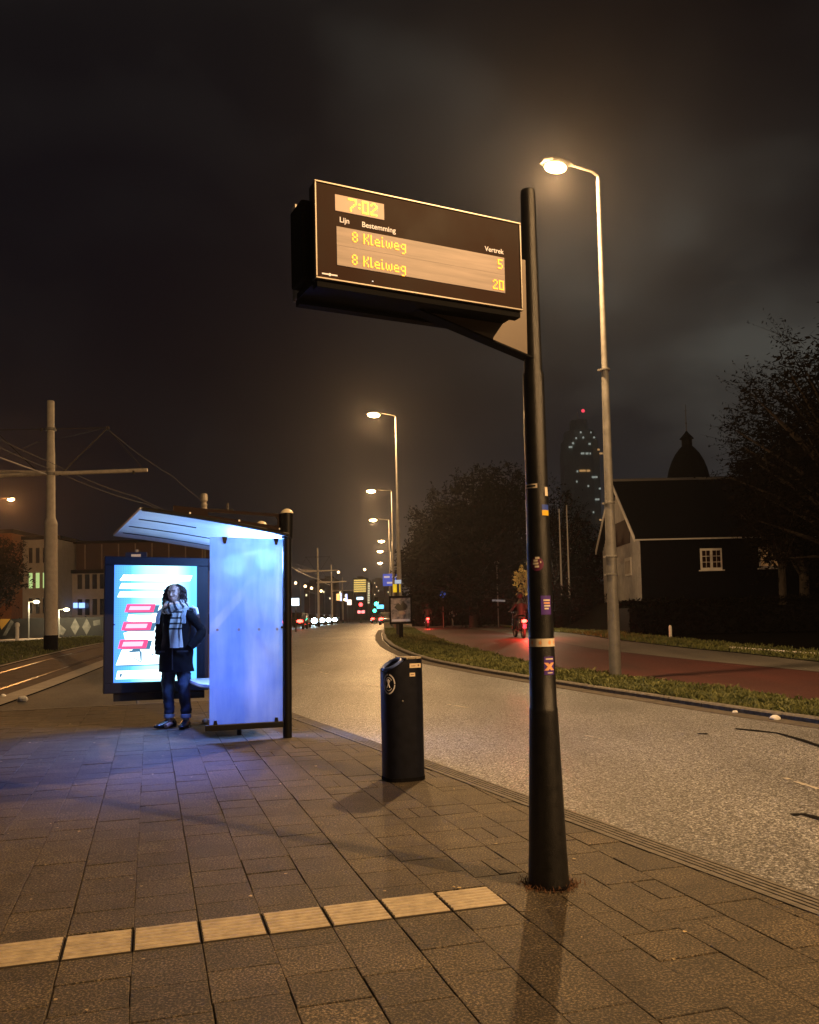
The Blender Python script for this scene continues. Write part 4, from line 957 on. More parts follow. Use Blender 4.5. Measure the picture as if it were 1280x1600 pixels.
# scooters with riders
M_car = mat('car_paint_dark', (.02, .02, .024), .25, coat=.6); M_tyre = mat('tyre', (.012, .012, .012), .8)
M_tail_on = glow('tail_lamp_on', (1.0, .03, .02), 22); M_head_on = glow('head_lamp_on', (.65, .9, 1.0), 40); M_chrome = mat('chrome', (.6, .6, .6), .2, metal=.9)
def scooter(label, loc, rz, power=60):
    t = thing('motor_scooter', label, 'scooter', loc, rz, 'scooters on the red path')
    for y in (-.58, .62):
        b = MB(); P = [(0, y+.2*math.cos(a), .24+.2*math.sin(a)) for a in [2*math.pi*k/20 for k in range(21)]]; b.tube(P, .05, 8, False); w_ = b.build('wheel', M_tyre, t, True)
        b = MB(); b.loft([[(x, y+.13*math.cos(a), .24+.13*math.sin(a)) for a in [k*.628 for k in range(10)]] for x in (-.03, .03)]); b.build('rim', M_chrome, w_)
    b = MB(); b.loft([ell(0, y, z, rx, ry, 16) for y, z, rx, ry in ((-.42, .38, .13, .22), (-.42, .55, .17, .33), (-.40, .70, .16, .34), (-.38, .78, .13, .32))]); b.box((0, .15, .32), (.3, .55, .06)); b.extr([(-.17, .42, .3), (.17, .42, .3), (.15, .36, .95), (-.15, .36, .95)], (0, .07, 0)); b.build('bodywork', M_car, t, True)
    b = MB(); b.loft([ell(0, -.36, z, rx, ry, 16) for z, rx, ry in ((.78, .13, .33), (.83, .14, .34), (.86, .11, .3))]); b.build('seat', M_tyre, t, True)
    b = MB(); b.tube([(0, .6, .3), (0, .4, .95), (0, .36, 1.05)], .03, 8); b.tube([(-.33, .28, 1.06), (0, .36, 1.05), (.33, .28, 1.06)], .018, 6); b.build('handlebar', M_chrome, t, True)
    b = MB(); b.ball((0, -.78, .68), (.11, .04, .065), 12, 8); b.build('tail_lamp', M_tail_on, t, True)
    b = MB(); b.box((0, -.80, .48), (.14, .01, .17)); b.build('number_plate', mat('plate_blue', (.04, .08, .3), .5), t)
    b = MB(); b.ball((0, .50, .85), (.08, .05, .07), 10, 6); b.build('head_lamp', M_head_on, t, True)
    for s_ in (-1, 1):
        b = MB(); b.tube([(s_*.28, .3, 1.07), (s_*.32, .3, 1.2)], .008, 5); b.ball((s_*.33, .3, 1.24), (.06, .012, .04), 8, 6); b.build('mirror', M_tyre, t)
    point('tail_light', (0, -1.35, .5), power, (1, .03, .02), t, .06)
    return t
def rider(label, loc, rz, coat, seated=True, helm=None, stride=.0):
    b = MB()
    if seated:
        b.tube([(0, -.36, .9), (0, -.33, 1.1), (0, -.28, 1.35), (0, -.25, 1.45), (0, -.24, 1.55)], [.15, .14, .17, .1, .055], 12)
        for s_ in (-1, 1):
            b.tube([(s_*.16, -.26, 1.38), (s_*.27, -.12, 1.2), (s_*.27, .18, 1.09)], [.06, .05, .035], 8); b.tube([(s_*.27, .16, 1.09), (s_*.27, .26, 1.08)], [.036, .03], 8)
            b.tube([(s_*.09, -.35, .92), (s_*.15, .05, .84), (s_*.13, .05, .45), (s_*.13, .14, .39)], [.09, .075, .05, .04], 8)
        hcn = (0, -.22, 1.68)
    else:
        b.tube([(0, 0, .88), (0, 0, 1.1), (0, 0, 1.35), (0, 0, 1.45), (0, 0, 1.54)], [.15, .13, .18, .1, .055], 12)
        for s_ in (-1, 1):
            b.tube([(s_*.18, 0, 1.4), (s_*.24, s_*stride*.4, 1.12), (s_*.24, s_*stride*.7-.05, .88)], [.06, .05, .032], 8)
            for q in range(5): b.tube([(s_*.24-.02+q*.010, s_*stride*.7-.06, .88), (s_*.24-.02+q*.010, s_*stride*.7-.075, .80-.004*abs(q-2))], [.009, .006], 5)
            b.tube([(s_*.09, 0, .9), (s_*.1, -s_*stride*.5, .5), (s_*.1, -s_*stride+.04, .08), (s_*.1, -s_*stride-.1, .05)], [.09, .065, .045, .04], 8)
        hcn = (0, -.01, 1.67)
    b.ball(hcn, (.08, .1, .115), 12, 8); b.tube([(hcn[0], hcn[1]-.09, hcn[2]), (hcn[0], hcn[1]-.115, hcn[2]-.025)], [.012, .012], 6) if not seated else None
    o = b.build('person', coat, None, True); r_ = o.modifiers.new('r', 'REMESH'); r_.mode = 'VOXEL'; r_.voxel_size = .02; r_.use_smooth_shade = True
    o.location = loc; o.rotation_euler = (0, 0, rz); tag(o, label, 'person')
    if helm:
        b = MB(); b.ball((hcn[0], hcn[1], hcn[2]+.03), (.12, .14, .125), 14, 10); b.build('helmet', helm, o, True)
    return o
M_cloth = mat('dark_jacket', (.01, .01, .012), .7); M_wjack = mat('white_jacket', (.6, .58, .55), .7)
sp1 = on(816, 998); s1_ = scooter('dark scooter with a bright red tail lamp, half hidden behind the sign post', (sp1.x, sp1.y+.8, T(sp1.y)), R(8), 260)
rider('rider in dark clothes on the scooter half hidden by the sign post', s1_.location, R(8), M_cloth, True, M_tyre)
hl = point('head_beam', (0, .6, .85), 260, (1, .95, .85), s1_, .05, (R(70), (0, 1, -.22)))
p = at(668, 975, 62); s2_ = scooter('farther scooter with a red tail lamp riding away on the path beside the board', (p.x, 62, .49), R(2), 120)
rider('rider in black on the farther scooter', s2_.location, R(2), M_cloth, True, M_tyre)
p = at(708, 970, 72); rider('pedestrian in a white jacket walking at the path edge', (p.x, 72, .49), R(150), M_wjack, False, None, .25)
for o in COL.objects:
    pass

# ------------------------------------------------------------------ advertising board on the verge
p = on(627, 998); YB = 34.5; p = at(627, 988, YB); bo = thing('advertising_board', 'grey framed advertising board on a short leg at the tip of the verge', 'advertising board', (p.x, YB, T(YB)+.05), R(4))
zA = at(627, 931, YB).z-T(YB)-.05; zB = at(627, 975, YB).z-T(YB)-.05
b = MB(); b.box((0, .05, zB/2), (.16, .12, zB)); b.build('leg', M_blackm, bo)
b = MB(); hw = .45
for (cx_, cz_, sx_, sz_) in ((0, zA-.04, 2*hw, .08), (0, zB+.04, 2*hw, .08), (-hw+.03, (zA+zB)/2, .06, zA-zB-.16), (hw-.03, (zA+zB)/2, .06, zA-zB-.16)): b.box((cx_, 0, cz_), (sx_, .16, sz_))
b.box((0, .04, (zA+zB)/2), (2*hw-.1, .06, zA-zB-.1)); b.build('frame', M_blackm, bo)
b = MB(); b.box((0, .0, (zA+zB)/2), (2*hw-.12, .01, zA-zB-.16)); pp = b.build('poster', mat('grey_poster', (.05, .045, .045), .35, vary=.9, vscale=5, detail=6, emis=(.5, .4, .4), es=.035, col2=(.35, .32, .32)), bo)
b = MB(); b.box((0, -.012, zB+.15), (2*hw-.2, .006, .09)); b.build('caption_bar', mat('pale_bar', (.5, .48, .48), .5, emis=(.8, .7, .7), es=.12), pp)
b = MB(); rg = [(-.25, .1), (-.1, .28), (0, .2), (.1, .36), (.28, .14), (.2, .0), (-.1, -.04)]; b.extr([(x, -.01, (zA+zB)/2+z) for x, z in rg], (0, -.004, 0)); b.build('figure_print', mat('print_dark', (.015, .014, .014), .4), pp)
b = MB(); b.ball((.05, -.012, (zA+zB)/2-.12), (.14, .004, .07), 12, 6); b.build('figure_print', mat('print_light', (.4, .37, .36), .5), pp)

# ------------------------------------------------------------------ catenary
def mast(label, x, y, z0, z1, full=True, group='catenary masts along the tram track'):
    t = thing('catenary_mast', label, 'catenary mast', (x, y, z0), 0, group); h_ = z1-z0
    b = MB(); b.lathe([(.235, 0), (.235, h_*.5), (.245, h_*.502), (.225, h_*.515), (.165, h_*.53), (.155, h_*.79), (.14, h_*.8), (.135, h_-.02), (.11, h_)], 24); b.build('pole', M_cream, t, True)
    b = MB(); b.lathe([(.25, -.02), (.25, .62), (.24, .625)], 24); b.build('base_sleeve', M_blackm, t, True)
    za, zb = h_*.705, h_*.885
    b = MB(); b.tube([(-3.6, -.05, za-.05), (3.6, .05, za+.08)], .075, 8); b.tube([(-3.4, 0, za+.2), (1.4, .0, za+.02)], .05, 6); b.build('cross_arm', mat('arm_grey', (.5, .45, .38), .5, vary=.15), t, True)
    b = MB(); b.tube([(-2.3, 0, zb+.02), (2.15, .05, zb+.02)], .018, 6)
    for s_ in (-1, 1): b.tube([(s_*2.1, .05, zb), (s_*.4, 0, za+.02)], .022, 6); b.tube([(s_*2.1, .05, zb), (s_*3.5, .05, za+.06)], .012, 5)
    b.build('stay', MATS['dark_grey_paint'], t)
    b = MB()
    for x_, z_ in ((-2.15, zb), (2.15, zb), (3.1, za), (-2.9, za), (.35, za), (-.35, zb)): b.lathe([(.03, -.07), (.055, -.05), (.04, -.02), (.055, 0), (.04, .03), (.05, .05), (.02, .07)], 10, (x_, 0, z_))
    b.build('insulator', MATS['dark_grey_paint'], t)
    b = MB()
    for z_ in (za, zb): b.lathe([(.16, z_-.05), (.2, z_-.045), (.2, z_+.045), (.16, z_+.05)], 16)
    b.build('collar', M_galv, t)
    return t
ms = mast('near cream catenary mast with a black base sleeve on the tram lawn', -13.33, 32.2, .34, 9.75)
for lab, px, Y in (('catenary mast standing just right of the shelter in the distance', 498, 95), ('farther catenary mast above the headlights', 519, 125), ('farthest catenary mast right of the dark block', 536, 165)):
    c = put(copy_tree(ms), (at(px, 960, Y).x, Y, .45), None, lab); c.scale = (.6, .6, .92)
def wire(label, pts, r_=.012, mt=None):
    b = MB(); P = []
    for k in range(len(pts)-1):
        a, c_ = Vector(pts[k]), Vector(pts[k+1])
        for q in range(8): s_ = q/8; P.append(a.lerp(c_, s_)-Vector((0, 0, .25*4*s_*(1-s_)*min(1, (c_-a).length/30))))
    P.append(pts[-1]); b.tube(P, r_, 5); return tag(b.build('overhead_wire', mt or MATS['dark_grey_paint']), label, 'wire', 'overhead wires of the tram line')
M_wire = mat('wire_pale', (.6, .6, .62), .4, metal=.1)  # pale colour stands in for the reflection along the far wire
for lab, pts in (('lower tram wire passing in front of the mast', [(-60, 655, 24), (78, 722, 31), (212, 776, 45), (330, 822, 64), (498, 893, 95), (519, 905, 125)]),
        ('upper messenger wire dipping towards the lower tram wire', [(-60, 668, 24), (78, 733, 32), (228, 787, 47), (498, 899, 95)]),
        ('thin wire falling from the near stay to the roof of the shelter', [(165, 668, 32), (270, 744, 46), (330, 790, 62)]),
        ('wire of the far track rising to the left edge', [(-60, 742, 34), (60, 690, 36), (165, 668, 32)]),
        ('pale lit wire sloping down beside the shelter post', [(440, 876, 70), (498, 905, 95), (516, 914, 105)]),
        ('lower thin wire right of the shelter post', [(440, 906, 80), (519, 934, 125), (536, 944, 165)])):
    wire(lab, [at(*q) for q in pts], .02 if 'pale' in lab else .011, M_wire if 'pale' in lab else None)
wire('stay wire crossing left of the mast', [(-13.3, 32.2, 6.9), (-17, 27, 8.4)], .022, M_wire)

# ------------------------------------------------------------------ buildings at the left
def block(label, name, x0, x1, Y, ztop, mt_wall, bands, lit, cat='building', roofm=None, depth=10, wmat=None, win_w=.55, gap=.95):
    t = thing(name, label, cat, ((x0+x1)/2, Y, .45)); w = x1-x0
    b = MB(); b.box((0, depth/2, ztop/2), (w, depth, ztop)); b.build('wall', mt_wall, t)
    b = MB(); b.box((0, depth/2, ztop+.15), (w+.5, depth+.5, .3)); b.build('roof', roofm or M_blackm, t)
    proto = MB(); proto.box((0, -.01, 0), (win_w, .04, 1.0)); po_ = None; pl = None
    for (z, h_) in bands:
        x = -w/2+.7; k = 0
        while x < w/2-.4:
            on_ = lit(x+(x0+x1)/2, z, k)
            mt_ = on_ if on_ else (wmat or mat('dark_pane', (.01, .012, .016), .15))
            b = MB(); b.box((x, -.012, z+h_/2), (win_w, .04, h_)); f = b.build('window', mt_, t)
            x += gap; k += 1
    return t
M_glasslit = glow('lit_window_green', (.62, .85, .30), .75)
M_brown = mat('brown_brick', (.12, .042, .011), .85, vary=.25, vscale=3, bump=.3); M_pale = mat('pale_cladding', (.17, .17, .17), .8, vary=.1, vscale=2)
Y1 = 74
xx = lambda px, Y: (px-640)/F*Y
block('brown brick block with two bright green-yellow windows at the left edge', 'office_block', xx(-150, Y1)+0, xx(34, Y1), Y1-2, 8.6, M_brown, [(4.05, 1.25), (6.3, 1.1)], lambda x, z, k: M_glasslit if z < 5 and k % 2 == 1 else None, win_w=1.35, gap=2.0)
def litA(x, z, k): return M_glasslit if (4 < z < 4.7 and x < xx(84, Y1)) else None
block('pale office block behind the mast with a lit row of narrow windows', 'office_block', xx(34, Y1)+.02, xx(90, Y1), Y1, 8.2, M_pale, [(1.9, 1.3), (4.05, 1.3), (6.2, 1.3)], litA, win_w=.3, gap=.6)
M_dred = mat('dark_red_cladding', (.022, .010, .009), .8, vary=.35, vscale=1.5)
t = block('long pale office block with a dark red top storey between the mast and the shelter', 'office_block', xx(90, Y1)+.02, xx(340, Y1), Y1+3, 5.4, M_pale, [(1.7, 1.4), (4.0, 1.3)], lambda x, z, k: None, win_w=.4, gap=.66, depth=12)
b = MB(); w_ = xx(340, Y1)-xx(90, Y1); b.box((0, 5.5, 6.9), (w_-.4, 10, 2.4)); tp = b.build('top_storey', M_dred, t)
b = MB()
for k in range(int(w_/1.5)): b.box((-w_/2+1+k*1.5, .46, 6.9), (.1, .06, 2.2))
b.build('fin', mat('fin_grey', (.12, .10, .09), .7), tp)
b = MB(); b.box((0, 5.5, 8.2), (w_, 10.4, .2)); b.build('roof_edge', M_blackm, tp)
for lab, px, s_ in (('wider blue lit window box on the pale block', 128, .5), ('smaller blue lit window box on the pale block', 118, .35)):
    p = at(px, 946, Y1+2.5); b = MB(); b.box((0, 0, 0), (s_, .1, .45)); o = b.build('blue_light', glow('blue_screen', (.25, .45, 1), 2.2)); o.location = p; tag(o, lab, 'screen')
# chimney-like mast seen over the shelter roof
p = at(319, 772, 40); t = thing('roof_vent', 'small pale pipe-topped mast showing above the shelter roof', 'mast', (p.x, 40, .45))
hh_ = p.z-.45; b = MB(); b.tube([(0, 0, 0), (0, 0, hh_-.45)], .05, 8); b.build('pipe', MATS['dark_grey_paint'], t)
b = MB(); b.lathe([(.16, hh_-.8), (.16, hh_-.7), (.12, hh_-.62), (.15, hh_-.5), (.1, hh_-.4), (.17, hh_-.3), (.15, hh_), (.1, hh_+.02)], 12); b.build('cowl', M_cream, t)
b = MB(); b.tube([(0, 0, hh_-.72), (1.35, 0, hh_-.76)], .035, 6); b.lathe([(.05, hh_-.8), (.05, hh_-.45)], 8, (1.1, 0, 0)); b.build('side_arm', MATS['dark_grey_paint'], t)
# painted hoarding
YH = 58; t = thing('hoarding', 'long dark hoarding painted with pale diamonds and a yellow triangle beyond the track', 'fence', (0, YH, .45))
b = MB(); x0_, x1_ = xx(-200, YH), xx(330, YH); b.box(((x0_+x1_)/2, 0, .68), (x1_-x0_, .08, 1.36)); hb = b.build('panel', mat('hoarding_dark', (.012, .010, .009), .7, vary=.4, vscale=1.5), t)
M_gr = mat('graffiti_grey', (.13, .12, .105), .7, vary=.35, vscale=3)
def hpoly(pts, mt_, nm):
    b = MB(); b.extr([(at(px, py, YH).x, -.05, at(px, py, YH).z-.45) for px, py in pts], (0, -.01, 0)); b.build(nm, mt_, t)
hpoly([(-4, 967), (17, 967), (3, 984)], mat('graffiti_yellow', (.55, .28, .04), .7), 'painted_triangle'); hpoly([(18, 968), (22, 972), (10, 993), (5, 993)], M_gr, 'painted_stroke')
for px in (118, 136, 170, 205): hpoly([(px-7, 980), (px, 966), (px+7, 979), (px, 992)], M_gr, 'painted_diamond')
hpoly([(94, 975), (104, 984), (99, 993), (92, 990)], M_gr, 'painted_stroke'); hpoly([(146, 970), (157, 968), (157, 976), (147, 978)], M_gr, 'painted_stroke')
for k in range(12):
    x = x0_+1+k*2.2; b = MB(); b.box((x, .09, .7), (.08, .08, 1.45)); b.build('post', M_blackm, t)
b = MB(); p = at(27, 981, 50); b.lathe([(.10, 0), (.10, .8), (.13, .85), (.13, 1.0), (.05, 1.08)], 12); o = b.build('bollard', M_plas); o.location = (p.x, 50, .46); tag(o, 'short pale bollard before the dark hoarding', 'bollard')

# ------------------------------------------------------------------ trees
def tree(label, loc, height, rx, cz, rz_, nclump, per, leaf, mt_leaf, trunk_r=.22, spiky=1.0, group='trees beyond the red path', seed=1, flat=1.0, cat='tree', name='broadleaf_tree'):
    rnd = random.Random(seed); t = thing(name, label, cat, loc, 0, group)
    b = MB(); b.tube([(0, 0, -.3), (.05, 0, height*.25), (-.05, .05, height*.5), (0, 0, height*.8)], [trunk_r, trunk_r*.8, trunk_r*.5, trunk_r*.15], 10)
    tips = []
    for k in range(nclump):
        a = rnd.uniform(0, 6.28); v = rnd.uniform(-1, 1); rr = (rnd.random()**.4)
        hx = math.sqrt(max(0, 1-v*v))
        lump = 1+.22*noise.noise(Vector((math.cos(a)*1.6, math.sin(a)*1.6, v*1.8+seed)))
        c_ = Vector((rx*rr*hx*math.cos(a)*lump, rx*flat*rr*hx*math.sin(a)*lump, cz+rz_*rr*v*lump)); tips.append((c_, rr))
        if k % 5 == 0:
            s_ = Vector((0, 0, min(height*.7, max(height*.18, c_.z*.55)))); mid = s_.lerp(c_, .5)+Vector((0, 0, .2)); b.tube([s_, mid, c_], [trunk_r*.35, trunk_r*.18, .02], 5)
    b.build('trunk', M_bark, t, True)
    vs = []; fs = []
    for c_, rr in tips:
        cr = min(.5, rx*.15)*rnd.uniform(.6, 1.2)*(.6 if rr > .85 else 1); lf = leaf*(.6 if rr > .85 else 1); out = Vector((c_.x, c_.y, (c_.z-cz))).normalized() if c_.length > .1 else Vector((0, 0, 1))
        for q in range(per):
            p = c_+Vector((rnd.gauss(0, cr), rnd.gauss(0, cr), rnd.gauss(0, cr*.8)))
            d = Vector((rnd.gauss(0, 1), rnd.gauss(0, 1), rnd.gauss(0, .7))).normalized(); e = d.orthogonal().normalized(); s_ = lf*rnd.uniform(.5, 1.3)
            i = len(vs); vs += [p-d*s_, p+e*s_*.45, p+d*s_, p-e*s_*.45]; fs.append((i, i+1, i+2, i+3))
        if rr > .55:
            i = len(vs); e = Vector((.03, .03, 0))*max(1, rx*.2); q0 = Vector((c_.x*.45, c_.y*.45, cz+(c_.z-cz)*.35)); vs += [q0-e, q0+e, c_]; fs.append((i, i+1, i+2))
            e = Vector((-.03, .03, 0))*max(1, rx*.2); i = len(vs); vs += [q0-e, q0+e, c_]; fs.append((i, i+1, i+2))
        if rr > .8:   # twigs poking out of the crown
            for q in range(int(3*spiky)):
                d = (out+Vector((rnd.gauss(0, .5), rnd.gauss(0, .5), rnd.gauss(0, .4)+.15))).normalized(); L_ = rx*.13*rnd.uniform(.5, 1.6)*spiky; e = d.orthogonal().normalized()*.012*max(1, rx*.3)
                i = len(vs); vs += [c_-e, c_+e, c_+d*L_]; fs.append((i, i+1, i+2))
                for z_ in range(5):
                    p = c_+d*L_*rnd.uniform(.4, 1)+Vector((rnd.gauss(0, .03), rnd.gauss(0, .03), rnd.gauss(0, .03))); dd_ = Vector((rnd.gauss(0, 1), rnd.gauss(0, 1), rnd.gauss(0, 1))).normalized(); e2 = dd_.orthogonal().normalized(); s_ = leaf*.5
                    i = len(vs); vs += [p-dd_*s_, p+e2*s_*.4, p+dd_*s_, p-e2*s_*.4]; fs.append((i, i+1, i+2, i+3))
    m2 = MB(); m2.add(vs, fs); m2.build('crown', mt_leaf, t); return t
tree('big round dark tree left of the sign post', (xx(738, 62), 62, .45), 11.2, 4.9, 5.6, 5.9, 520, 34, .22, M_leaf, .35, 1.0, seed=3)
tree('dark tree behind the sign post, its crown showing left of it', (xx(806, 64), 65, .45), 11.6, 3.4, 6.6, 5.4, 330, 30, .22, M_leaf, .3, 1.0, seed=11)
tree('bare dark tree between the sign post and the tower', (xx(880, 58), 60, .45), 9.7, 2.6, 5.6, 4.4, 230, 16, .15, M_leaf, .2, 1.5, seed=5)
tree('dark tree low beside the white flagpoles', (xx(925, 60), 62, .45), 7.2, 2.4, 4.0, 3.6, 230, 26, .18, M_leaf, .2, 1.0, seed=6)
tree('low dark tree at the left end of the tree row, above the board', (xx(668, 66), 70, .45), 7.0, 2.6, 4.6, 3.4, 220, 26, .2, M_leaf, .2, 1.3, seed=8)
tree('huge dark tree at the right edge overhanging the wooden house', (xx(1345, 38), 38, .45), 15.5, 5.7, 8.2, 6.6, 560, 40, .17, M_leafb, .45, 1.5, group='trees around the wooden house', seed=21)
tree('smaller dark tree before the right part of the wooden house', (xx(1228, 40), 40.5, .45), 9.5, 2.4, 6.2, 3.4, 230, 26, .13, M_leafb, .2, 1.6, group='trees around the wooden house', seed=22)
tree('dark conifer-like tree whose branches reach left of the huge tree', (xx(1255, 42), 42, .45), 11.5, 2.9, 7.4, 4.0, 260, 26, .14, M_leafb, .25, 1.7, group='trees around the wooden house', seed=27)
tree('tree with yellow leaves lit by an assumed lamp, left of the sign post', (xx(822, 40)+.2, 41, .45), 3.6, .75, 2.35, .9, 46, 16, .10, M_leafy, .06, .8, group='', seed=31, name='small_tree')
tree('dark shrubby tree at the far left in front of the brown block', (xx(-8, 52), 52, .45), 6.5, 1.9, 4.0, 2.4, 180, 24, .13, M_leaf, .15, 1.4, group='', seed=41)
tree('low dark shrub below the flagpoles', (xx(900, 44), 45, .5), 2.6, 1.6, 1.3, 1.2, 120, 26, .10, M_leaf, .08, 1.4, group='', seed=43, cat='shrub', name='shrub')
def hedge(label, x0, x1, y, dep, z0, z1, leaf, n_, seed, group=None, mt_=None):
    rnd = random.Random(seed); t = thing('hedge', label, 'hedge', ((x0+x1)/2, y, z0), 0, group)
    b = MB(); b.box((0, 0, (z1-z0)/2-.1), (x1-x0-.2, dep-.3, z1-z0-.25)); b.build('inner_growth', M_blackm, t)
    vs = []; fs = []
    for k in range(n_):
        x = rnd.uniform(x0, x1)-(x0+x1)/2; top = (z1-z0)*(1+.13*noise.noise(Vector((x*.7, seed, 0)))+.05*noise.noise(Vector((x*3, seed, 0))))
        if rnd.random() < .5: p = Vector((x, -dep/2+rnd.gauss(0, .08), rnd.uniform(0, top)))
        else: p = Vector((x, rnd.uniform(-dep/2, dep/2), top+rnd.gauss(0, .07)))
        d = Vector((rnd.gauss(0, 1), rnd.gauss(0, 1), rnd.gauss(0, 1))).normalized(); e = d.orthogonal().normalized(); s_ = leaf*rnd.uniform(.5, 1.3)
        i = len(vs); vs += [p-d*s_, p+e*s_*.5, p+d*s_, p-e*s_*.5]; fs.append((i, i+1, i+2, i+3))
    b = MB(); b.add(vs, fs); b.build('foliage', mt_ or M_leaf, t); return t
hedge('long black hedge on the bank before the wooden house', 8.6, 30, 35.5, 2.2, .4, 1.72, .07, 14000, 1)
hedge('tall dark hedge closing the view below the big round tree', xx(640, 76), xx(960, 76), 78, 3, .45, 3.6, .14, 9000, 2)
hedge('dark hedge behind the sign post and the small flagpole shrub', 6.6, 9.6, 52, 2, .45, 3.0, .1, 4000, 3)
# grass bank under the house
b = MB(); xs_ = [7.5+i for i in range(0, 40)]; ys_ = [36+i for i in range(0, 40)]; vs = []
for y in ys_:
    for x in xs_: vs.append((x, y, T(y)-.05+1.45*ss((y-36)/7)*ss((x-7.5)/2.5)))
b.add(vs, [(r_*40+k, r_*40+k+1, (r_+1)*40+k+1, (r_+1)*40+k) for r_ in range(39) for k in range(39)]); struct(b.build('grass_bank', M_dark, None, True))
# ------------------------------------------------------------------ wooden house
HX, HY = 12.0, 45.0; hs = thing('wooden_house', 'black timber house with a steep tiled roof, pale gable boards and white windows', 'house', (HX, HY, 1.85))
Lh, Dh, Ez, Rz = 13.0, 8.6, 3.45, 6.85
M_tim = mat('black_timber', (.003, .0035, .006), .75, spec=.03, vary=.3, vscale=4); M_tile = mat('dark_roof_tiles', (.005, .006, .009), .7, spec=.03, vary=.3, vscale=6, bump=.4, bscale=12)
b = MB(); b.extr([(.02, 0, 0), (.02, Dh, 0), (.02, Dh, Ez), (.02, Dh/2, Rz-.1), (.02, 0, Ez)], (Lh, 0, 0)); b.build('wall', M_tim, hs)
M_gab = mat('pale_boards', (.33, .33, .33), .7, vary=.15, vscale=3)
b = MB(); nb_ = 36
for k in range(nb_):
    y0_ = Dh*k/nb_+.01; y1_ = Dh*(k+1)/nb_-.03; ym = (y0_+y1_)/2; zt_ = Ez+(Rz-Ez)*(1-abs(ym-Dh/2)/(Dh/2))-.25
    b.box((0, ym, zt_/2), (.05, y1_-y0_, zt_))
b.build('gable_board', M_gab, hs)
b = MB(); b.box((-.04, Dh*.42, 3.9), (.04, 3.6, 1.35)); b.build('gable_panel', mat('dark_red_panel', (.02, .006, .005), .7), hs)
b = MB(); ov = .35
for s_ in (0, 1):
    ya, yb = (0-.35, Dh/2) if s_ == 0 else (Dh+.35, Dh/2); za, zb = Ez-.28, Rz
    b.extr([(-ov, ya, za), (Lh+ov, ya, za), (Lh+ov, yb, zb), (-ov, yb, zb)], (0, 0, .14))
rf_ = b.build('roof', M_tile, hs)
b = MB(); b.tube([(-ov, Dh/2, Rz+.16), (Lh+ov, Dh/2, Rz+.16)], .09, 8); b.build('ridge', mat('ridge_tile', (.12, .12, .12), .6), rf_)
b = MB(); b.box((Lh/2-.2, -.36, Ez-.26), (Lh+.4, .05, .07)); b.build('eave_board', mat('eave_white', (.5, .5, .48), .6), hs)
for s_ in (0, 1):
    ya = -.38 if s_ == 0 else Dh+.38
    b = MB(); b.extr([(-ov-.04, ya, Ez-.36), (-ov-.04, Dh/2, Rz-.12), (-ov-.04, Dh/2, Rz+.14), (-ov-.04, ya, Ez-.08)], (.05, 0, 0)); b.build('verge_board', mat('verge_white', (.6, .6, .58), .55), hs)
b = MB(); b.box((Lh/2, -.07, -.1), (Lh, .14, .2)); b.box((-.07, Dh/2, -.1), (.14, Dh, .2)); b.build('plinth', mat('plinth_pale', (.24, .24, .22), .7), hs)
def hwin(x, z, w, h_, pane, lab=None):
    f = MB()
    f.box((x, -.05, z), (w, .05, h_)); fo = f.build('window', mat('window_white', (.62, .61, .57), .5), hs, label=lab)
    g_ = MB(); sw = w/2-.13; 
    for s_ in (-1, 1):
        for i in range(2):
            for j in range(3):
                g_.box((x+s_*(w/4-.01)+(i-.5)*sw*.5, -.078, z+(j-1)*(h_-.2)/3), (sw*.5-.035, .008, (h_-.2)/3-.035))
    g_.build('pane', pane, fo); g_ = MB(); g_.box((x, -.09, z-h_/2-.03), (w+.2, .1, .06)); g_.build('sill', MATS['window_white'], fo)
hwin(3.66, 2.13, 1.12, 1.12, mat('house_pane', (.02, .008, .008), .15)); hwin(6.7, 2.15, 1.1, 1.1, glow('warm_pane', (1, .45, .14), .18))
b = MB(); b.box((-.05, 2.35, 1.95), (.05, 1.35, 1.0)); gw = b.build('window', MATS['window_white'], hs)
b = MB()
for k in range(4): b.box((-.08, 1.9+k*.3, 1.92), (.01, .16, .7))
b.build('pane', mat('shut_pane', (.25, .22, .18), .6), gw)
t = thing('domed_tower', 'black onion-domed turret with a lantern and thin spire behind the wooden house', 'tower', (17.75, 54.5, 1.8))
b = MB(); b.lathe([(1.35, 0), (1.35, 7.5), (1.5, 7.55)], 20); b.build('wall', M_tim, t)
k_ = 54.5/52
b = MB(); b.lathe([(1.5, 7.5), (1.36, 7.62), (1.3, 7.9), (1.16, 8.5), (.98, 9.0), (.74, 9.45), (.5, 9.75), (.36, 9.9), (.32, 9.92), (.32, 10.35), (.44, 10.4), (.4, 10.46), (.14, 10.75), (.04, 10.9)], 20); b.build('dome', M_tile, t, True)
b = MB(); b.tube([(0, 0, 10.8), (0, 0, 12.6)], [.03, .015], 6); b.box((.0, 0, 12.2), (.22, .02, .02)); b.ball((0, 0, 11.4), .06, 8, 6); b.build('spire', MATS['dark_grey_paint'], t)
b = MB(); b.lathe([(1.52, 7.42), (1.56, 7.48), (1.52, 7.56)], 20); b.build('cornice', MATS['plinth_pale'], t)
